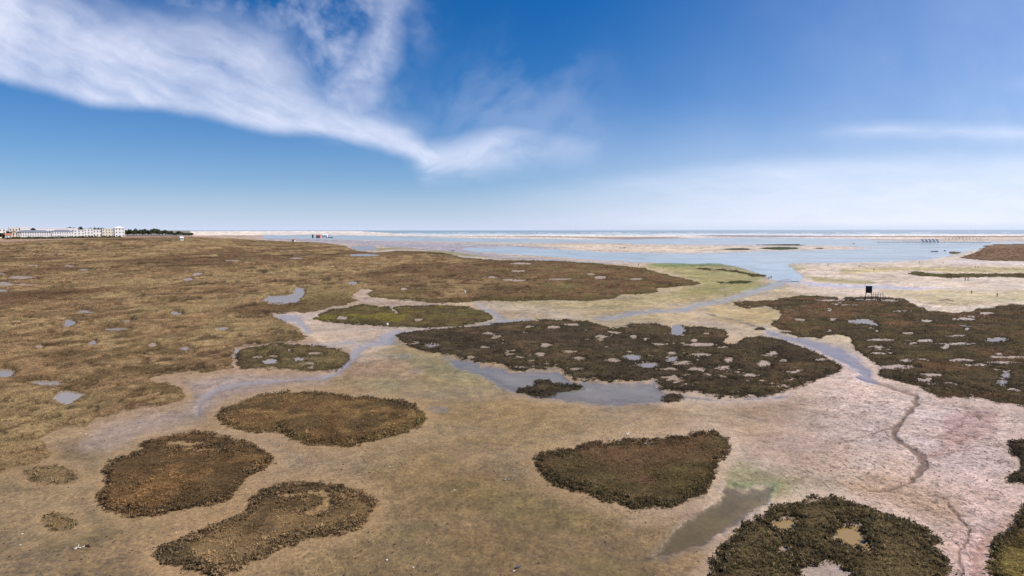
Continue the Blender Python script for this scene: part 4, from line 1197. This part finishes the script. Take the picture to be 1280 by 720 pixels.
bld('village_house', -4, 10, 1250, 285.4, 12, M_WHITE, 'white house on the skyline at the left edge', rows=2, cols=3)
bld('village_house', 14, 25, 1300, 284.6, 12, M_CREAM, 'cream house on the skyline behind the palm tree', rows=2, cols=3)
bld('village_house', 25, 39, 1350, 283.6, 12, M_WHITE, 'highest white house on the skyline, left of the round dark tree', rows=2, cols=4)
bld('village_house', -60, -12, 1020, 289.0, 12, M_WHITE, 'white houses range just outside the left edge', rows=3, cols=8)
bld('garden_shed', 227, 230.6, 840, 297.2, 5, M_WHITE, 'tiny white shed alone on the marsh edge right of the trees', rows=1, cols=1, roof='gable', door=False, cat='shed')
x, y = at(367, 302.0); building('garden_shed', float(x), float(y), 0, 6, 5, 4.2, 0, M_CREAM, 'small pale hut on the far mud edge left of the red building', 1, 1, 'gable', M_TILE, False, 'shed')
x, y = at(398.5, 297.4); building('red_building', float(x), float(y), 0, 15, 10, 8.5, -.1, M_RED, 'faded red building on the far shore beside the water', 2, 4, 'hip', M_TILE, False)
x, y = at(391.8, 297.5); building('dark_shed', float(x), float(y) - 6, 0, 3.0, 7, 10.5, 0, M_WOOD, 'tall narrow dark shed against the left end of the red building', 1, 1, 'flat', M_WOOD, False, 'shed')
x, y = at(406, 296.6); building('beach_hut', float(x), float(y), 0, 18, 10, 8, .1, M_WHITE, 'white shed right of the red building on the far shore', 1, 4, 'gable', M_WHITE, False, 'shed')
# low white wall along the trees
cx0, cx1 = (160 - 640) / F * 1350, (226 - 640) / F * 1350
r = empty('boundary_wall', ((cx0 + cx1) / 2, 1350, 12)); tag(r, 'long low pale wall in front of the line of trees', 'wall')
m = MB(); m.box(0, 0, .6, cx1 - cx0, .5, 2.6); m.build('wall', M_CREAM, r)
m = MB(); m.box(0, 0, 2.0, cx1 - cx0, .8, .2); m.build('coping', M_WHITE, r)
for k in range(9):
    x, y = at(272 + 2.6 * k, 292.4 - .05 * k)
    if k == 0:
        r = empty('beach_cabin', (float(x), float(y), .5)); c0 = r
        m = MB(); m.box(0, 0, 2.5, 5, 5, 5.5); m.build('wall', M_WHITE, r)
        m = MB(); m.box(0, 0, 5.5, 5.8, 5.8, .5); m.build('roof', M_ROOF, r)
    else:
        r = c0.copy(); COL.objects.link(r); r.location = (float(x), float(y), .5)
        for ch in list(c0.children):
            c = ch.copy(); COL.objects.link(c); c.parent = r
    tag(r, ORD[k] + ' white cabin from the left in the row on the far sand', 'cabin', 'white beach cabins in a row')

# trees ----------------------------------------------------------
def tree(px, Y, ytop, wpx_, label, col=(52,62,40), kind='round', seed=0, group=None, name='broadleaf_tree'):
    r_ = np.random.default_rng(9000 + seed)
    cx = (px - 640) / F * Y; zb = hz(cx, Y); _, zt = at_depth(640, ytop, Y); hh = float(zt) - zb
    w_ = wpx_ / F * Y / 2
    root = empty(name, (cx, Y, zb)); tag(root, label, 'tree', group)
    m = MB(); m.tube((0, 0, -.5), (w_ * .05, 0, hh * .55), hh * .03 + .1, hh * .015 + .05)
    for k in range(4):
        t = k * 1.6; m.tube((w_ * .03, 0, hh * .35), (w_ * .45 * math.cos(t), w_ * .45 * math.sin(t), hh * .7), hh * .014 + .04, .04)
    m.build('trunk', M_TRUNK, root)
    if kind == 'palm':
        P0 = []
        for k in range(22):
            t = k * 2.399; el = r_.uniform(-.3, 1.1)
            for j in range(7):
                s = j / 6; q = s * w_
                zc = hh * .86 + q * math.sin(el) - (s ** 2) * w_ * .8
                c = np.array([q * math.cos(t) * math.cos(el * .6), q * math.sin(t) * math.cos(el * .6), zc])
                for e in (-1, 1):
                    dv = np.array([-math.sin(t), math.cos(t), -.5 * e * e]) * e * w_ * .22 * (1 - .7 * s)
                    P0.append([c, c + dv + np.array([0, 0, -.2]), c + np.array([math.cos(t), math.sin(t), -.3]) * w_ * .2])
        V = np.array(P0).reshape(-1, 3); mcount = len(P0)
    else:
        nb = 9; cen = []
        for k in range(nb):
            a = r_.uniform(0, 6.28); q = r_.uniform(.1, .62)
            cen.append((w_ * q * math.cos(a), w_ * q * math.sin(a), hh * r_.uniform(.42, .82), r_.uniform(.32, .5)))
        P0 = []
        mcount = 900
        k = r_.integers(0, nb, mcount); cen = np.array(cen)[k]
        dv = r_.normal(size=(mcount, 3)); dv /= np.linalg.norm(dv, axis=1)[:, None]; rad = cen[:, 3] * r_.uniform(.55, 1, mcount) ** .5
        C0 = cen[:, :3] + dv * rad[:, None] * np.array([w_, w_, hh * .5])
        C0[:, 2] = np.minimum(C0[:, 2], hh)
        s = .07 * (w_ + hh) * .7
        a = r_.normal(size=(mcount, 3)); b = r_.normal(size=(mcount, 3))
        V = np.stack([C0 + a * s * .6, C0 + b * s * .6, C0 - (a + b) * s * .35], 1).reshape(-1, 3)
    cc = lin(col)[None] * r_.uniform(.6, 1.45, (mcount, 1)); cc = np.repeat(cc, 3, 0)
    np_mesh('crown', V, np.arange(3 * mcount).reshape(-1, 3), M_TREE, root, {'Col': cc})
tree(19, 985, 288.5, 7, 'palm tree with drooping olive fronds by the left end of the hotel', (98,92,52), 'palm', 1, name='palm_tree')
tree(26, 985, 290.0, 5, 'smaller palm between the tall palm and the hotel', (88,84,50), 'palm', 2, name='palm_tree')
tree(44, 1090, 283.4, 8.5, 'round dark tree rising above the hotel roof', (44,56,40), 'round', 3)
tree(5, 985, 290.5, 9, 'dark bushy tree beside the cream house at the left edge', (62,66,44), 'round', 4)
tree(13, 1000, 289.5, 7, 'dark tree left of the palm', (54,58,42), 'round', 5)
k = 0
rr = np.random.default_rng(5)
for i, pxx in enumerate(np.arange(158, 241, 3.6)):
    yt = np.interp(pxx, [158, 172, 185, 194, 205, 212, 225, 240], [286.8, 286.0, 286.8, 285.4, 286.8, 288.6, 289.2, 291]) + rr.uniform(-.7, .6)
    tree(pxx, 1400 + rr.uniform(-20, 60), yt, rr.uniform(5.5, 8.5), ORD[i] + ' tree from the left in the dark line right of the town', [(84,92,68),(96,98,70),(72,82,64)][i % 3], 'round', 20 + i, 'trees in the line right of the town')
for i, pxx in enumerate(np.arange(82, 134, 4.3)):
    tree(pxx, 1330 + rr.uniform(0, 60), 284.0 + rr.uniform(-.4, .7), rr.uniform(5.5, 8), ORD[i] + ' tree from the left among those behind the white blocks', (54,62,48), 'round', 60 + i, 'trees behind the white blocks')
def bush(px, Y, hh, w_, seed):
    r_ = np.random.default_rng(7000 + seed); cx = (px - 640) / F * Y
    mc = 260
    C0 = r_.normal(size=(mc, 3)) * np.array([w_ * .32, w_ * .3, 0]); C0[:, 2] = r_.uniform(0, 1, mc) * hh * np.exp(-(C0[:, 0] / w_) ** 2 * 4)
    a = r_.normal(size=(mc, 3)); b = r_.normal(size=(mc, 3)); s = .45
    V = np.stack([C0 + a * s, C0 + b * s, C0 - (a + b) * s * .6], 1).reshape(-1, 3)
    cc = np.repeat(lin((84, 84, 50))[None] * r_.uniform(.6, 1.5, (mc, 1)), 3, 0)
    o = np_mesh('bush', V, np.arange(3 * mc).reshape(-1, 3), M_TREE, None, {'Col': cc}); o.location = (cx, Y, hz(cx, Y))
    tag(o, ORD[seed] + ' bush from the left in the scrub strip before the town', 'bush', 'bushes in front of the town')
for i in range(34):
    pxx = 14 + i * 4.1 + rr.uniform(-1.5, 1.5); bush(pxx, np.interp(pxx, [14, 60, 150], [925, 970, 1120]) + rr.uniform(-15, 15), rr.uniform(2, 4.2), rr.uniform(5, 10), i)

# people ---------------------------------------------------------
def skin_mesh(name, verts, edges, radii, mat):
    me = bpy.data.meshes.new(name); me.from_pydata(verts, edges, []); o = bpy.data.objects.new(name, me); COL.objects.link(o)
    sm = o.modifiers.new('skin', 'SKIN')
    for i, r in enumerate(radii):
        me.skin_vertices[0].data[i].radius = (r, r)
    me.skin_vertices[0].data[0].use_root = True
    ss = o.modifiers.new('sub', 'SUBSURF'); ss.levels = 1
    dg = bpy.context.evaluated_depsgraph_get(); dg.update()
    m2 = bpy.data.meshes.new_from_object(o.evaluated_get(dg)); m2.materials.clear(); m2.materials.append(mat)
    bpy.data.objects.remove(o); return m2
def person_meshes(pose):
    if pose == 'stand':
        pel=(0,0,.95); ch=(0,0,1.3); nk=(0,0,1.47); hd=(0,-.02,1.62)
        arms=[((-.19,0,1.4),(-.25,.02,1.12),(-.24,-.06,.87)),((.19,0,1.4),(.26,.02,1.12),(.24,-.08,.88))]
        legs=[((-.1,0,.9),(-.11,-.03,.5),(-.12,.02,.08),(-.12,-.14,.04)),((.1,0,.9),(.12,.02,.5),(.13,.06,.08),(.13,-.1,.04))]
    elif pose == 'walk':
        pel=(0,0,.93); ch=(.02,-.04,1.28); nk=(.02,-.06,1.45); hd=(.02,-.09,1.6)
        arms=[((-.18,-.04,1.38),(-.23,.12,1.12),(-.22,.12,.88)),((.2,-.04,1.38),(.26,-.14,1.14),(.24,-.3,.96))]
        legs=[((-.1,0,.88),(-.11,-.18,.5),(-.12,-.3,.08),(-.12,-.44,.05)),((.1,0,.88),(.12,.1,.48),(.13,.34,.12),(.13,.24,.03))]
    else:
        pel=(0,.1,.85); ch=(0,-.22,1.0); nk=(0,-.36,.98); hd=(0,-.48,.9)
        arms=[((-.18,-.28,.98),(-.2,-.36,.66),(-.12,-.46,.36)),((.18,-.28,.98),(.2,-.38,.66),(.12,-.5,.32))]
        legs=[((-.11,.1,.82),(-.13,-.02,.46),(-.14,.1,.08),(-.14,-.06,.04)),((.11,.1,.82),(.13,-.02,.46),(.14,.1,.08),(.14,-.06,.04))]
    V=[pel,ch,nk,hd]; E=[(0,1),(1,2),(2,3)]; R=[.13,.14,.06,.105]
    for a in arms:
        b=len(V); V+=a; E+=[(1,b),(b,b+1),(b+1,b+2)]; R+=[.06,.045,.035]
    for a in legs:
        b=len(V); V+=a; E+=[(0,b),(b,b+1),(b+1,b+2),(b+2,b+3)]; R+=[.09,.06,.045,.045]
    body=skin_mesh('body',V,E,R,M_SKIN)
    a0,a1=arms
    shirt=skin_mesh('shirt',[pel,ch,(nk[0],nk[1],nk[2]-.03),a0[0],a0[1],a1[0],a1[1]],[(0,1),(1,2),(1,3),(3,4),(1,5),(5,6)],[.15,.165,.08,.08,.065,.08,.065],M_CLOTH_W)
    l0,l1=legs
    tr=skin_mesh('trousers',[pel,l0[0],l0[1],l0[2],l1[0],l1[1],l1[2]],[(0,1),(1,2),(2,3),(0,4),(4,5),(5,6)],[.155,.11,.08,.062,.11,.08,.062],M_CLOTH_D)
    m=MB(); m.tube((hd[0],hd[1],hd[2]+.02),(hd[0],hd[1]*1.0,hd[2]+.15),.125,.06,8); hair=m.build('hair',M_CLOTH_D); hm=hair.data; bpy.data.objects.remove(hair)
    return body,shirt,tr,hm
PM={p:person_meshes(p) for p in ('stand','walk','bend')}
PPL=[(1206.4,351.4,'stand','d','dark-clothed person standing left of a pair on the pale flat behind the hut'),
 (1209.8,351.4,'walk','b','person in blue standing right of a pair on the pale flat behind the hut'),
 (1214.4,368,'stand','r','person in red standing alone between the right marsh island and the sandflat'),
 (1246.3,371.6,'stand','d','dark-clothed person nearest the right marsh island, far right of the flat'),
 (1074.6,333.6,'bend','d','dark figure bending over the mud by the lagoon above the hut'),
 (1092.3,339.5,'stand','b','slim figure on the mud straight above the hut roof'),
 (1149,329.6,'stand','d','dark figure at the water line, left of the boat spit'),
 (1178.6,330.2,'walk','b','figure walking below the sandy spit'),
 (1219,334.8,'bend','d','left of two bending figures near the long dark marsh strip'),
 (1222.6,334.8,'bend','r','right of two bending figures near the long dark marsh strip'),
 (1035,332.8,'stand','b','lone figure on the near lagoon shore, left of the dark bending figure'),
 (961,348.8,'bend','b','left figure of the two gathering shellfish beside the blue stream'),
 (963.8,348.6,'stand','d','right figure of the two beside the blue stream, standing'),
 (798.2,332.2,'stand','d','figure standing at the right tip of the big marsh, before the green algae'),
 (667,326.4,'stand','d','figure standing on the wet mud just above the marsh, photo centre'),
 (706.6,327.2,'bend','d','figure bending on the wet mud just above the marsh, right of centre'),
 (688.4,306.6,'stand','d','far figure on the thin sandbar, leftmost of three in a line'),
 (694.2,311.8,'walk','d','far figure wading, middle of three in a line'),
 (711,315.8,'bend','d','bending figure on the sandbar, rightmost of three in a line'),
 (1251.5,323,'bend','d','figure bending before the flat brown marsh bank at the right edge')]
for i,(a,b,pose,clo,lab) in enumerate(PPL[:19]):
    x,y=at(a,b); r=empty('person',(float(x),float(y),.02),random.uniform(0,6.28)); tag(r,lab,'person')
    bd,sh,tr_,hm=PM[pose]
    for nme,me in (('body',bd),('shirt',sh),('trousers',tr_),('hair',hm)):
        if nme=='shirt':
            me=me.copy(); me.materials.clear(); me.materials.append({'d':M_CLOTH_D,'b':M_CLOTH_B,'r':M_CLOTH_R}[clo])
        o=bpy.data.objects.new(nme,me); COL.objects.link(o); o.parent=r

# odds and ends on the mud --------------------------------------------
def log(px, py, L, rz, mat, label, r0=.07, name='driftwood', z=.1, cat='driftwood'):
    x, y = at(px, py); m = MB()
    pts = [(-L / 2, 0, 0), (-L / 6, .08 * L, .05), (L / 5, -.03 * L, .03), (L / 2, .06 * L, .12)]
    for i in range(3): m.tube(pts[i], pts[i + 1], r0 * (1 - .22 * i), r0 * (1 - .22 * (i + 1)), 7)
    m.tube(pts[1], (pts[1][0] + .1 * L, .3 * L, .25), r0 * .5, r0 * .25, 5)
    o = m.build(name, mat, smooth=True); o.location = (float(x), float(y), z); o.rotation_euler = (0, 0, rz)
    tag(o, label, cat)
log(99, 687, .75, .35, M_SHELL, 'bleached pale driftwood stick on the mud, lower left')
log(111, 684.5, .7, -.3, M_WOOD, 'dark driftwood stick touching the bleached one, lower left')
log(785, 549.5, 1.0, 1.1, M_SHELL, 'pale driftwood branch on the upper edge of the rounded dark island', .09, z=.7)
log(810, 562.5, 1.1, .2, M_PALEWOOD, 'thin grey branch lying among the shrubs of the rounded dark island', .05, z=.75)
log(1206, 411, 2.6, -.9, M_SHELL, 'pale driftwood trunk lying on the broad island, right of the hut', .16, z=.6)
log(1036, 389, 2.4, 1.3, M_SHELL, 'pale upright driftwood on the broad island, left of the hut', .2, z=.7)
log(635, 601, 1.0, .1, M_PALEWOOD, 'grey stick on the bare mud left of the rounded dark island', .06)
log(648, 711, .45, .4, M_CLOTH_B, 'small violet-grey scrap on the mud at the bottom centre', .06, name='mussel_clump', cat='scrap')
def buoy(px, py, rad, mat, label):
    x, y = at(px, py); r = empty('buoy', (float(x), float(y), .05)); tag(r, label, 'buoy')
    m = MB(); n = 8
    for i in range(5):
        a0, a1 = -math.pi / 2 + math.pi * i / 5, -math.pi / 2 + math.pi * (i + 1) / 5
        m.tube((0, 0, rad + rad * math.sin(a0)), (0, 0, rad + rad * math.sin(a1)), max(.01, rad * math.cos(a0)), max(.01, rad * math.cos(a1)), 10)
    m.build('float', mat, r, smooth=True)
    m = MB(); m.tube((0, 0, 2 * rad), (0, 0, 2.5 * rad), rad * .15); m.build('ring', M_WOOD, r)
buoy(484, 407.4, .38, M_WHITE, 'white float lying below the olive lens-shaped island')
buoy(581, 366, .45, M_WHITE, 'white float on the big marsh near its lower right shore')

def stones():
    """uncountable small dark stones, shells and clods scattered over the mud"""
    n = 5200
    px = rng.uniform(-40, 1320, n); py = 470 + 270 * rng.uniform(0, 1, n) ** .8
    dens = .25 + .75 * (1 - sst(60, 420, np.hypot(px - 40, (py - 670) * 1.6))) + .9 * sst(1000, 1150, px) + .4 * (1 - sst(0, 120, np.abs(px - 480)))
    x, y = at(px, py)
    dens *= sst(.40, .62, fbm(x, y, 4, 3, 2020)) * 1.3
    k = rng.uniform(0, 1, n) < dens
    x, y = x[k], y[k]; qx, qy = wpx(x, y)
    u = sdf_poly(qx, qy, MARSH)
    for I in ISL:
        u = np.minimum(u, sdf_poly(qx, qy, I['pts']) if I['pts'] else sdf_ell(qx, qy, *I['ell']))
    k = u > 1.5; x, y = x[k], y[k]; n = len(x)
    s = .035 + .09 * rng.uniform(0, 1, n) ** 3
    ico = np.array([(0,0,.8),(.9,0,0),(.3,.85,.05),(-.7,.5,0),(-.75,-.5,.1),(.25,-.9,0)], float)
    fc = np.array([(0,1,2),(0,2,3),(0,3,4),(0,4,5),(0,5,1)])
    th = rng.uniform(0, 6.28, n); c, si = np.cos(th), np.sin(th)
    P_ = ico[None] * (1 + .5 * (rng.uniform(0, 1, (n, 6, 1)) - .5)) * s[:, None, None] * np.array([1.3, .9, .7])
    V = np.stack([P_[..., 0] * c[:, None] - P_[..., 1] * si[:, None] + x[:, None], P_[..., 0] * si[:, None] + P_[..., 1] * c[:, None] + y[:, None], P_[..., 2] + .04 + .02], -1)
    pal = np.array([lin((74,66,66)), lin((92,80,68)), lin((86,80,92)), lin((60,52,46)), lin((200,188,172))])
    col = pal[rng.choice(5, n, p=[.3,.3,.12,.2,.08])]
    Fc = (fc[None] + (np.arange(n) * 6)[:, None, None]).reshape(-1, 3)
    o = np_mesh('scattered_stones', V.reshape(-1, 3), Fc, mat_attr('stone', .8), None, {'Col': np.repeat(col, 6, 0)})
    tag(o, 'small dark stones and clods scattered over the tidal mud', 'stones', kind='stuff')
stones()
print('objects', len(bpy.data.objects))
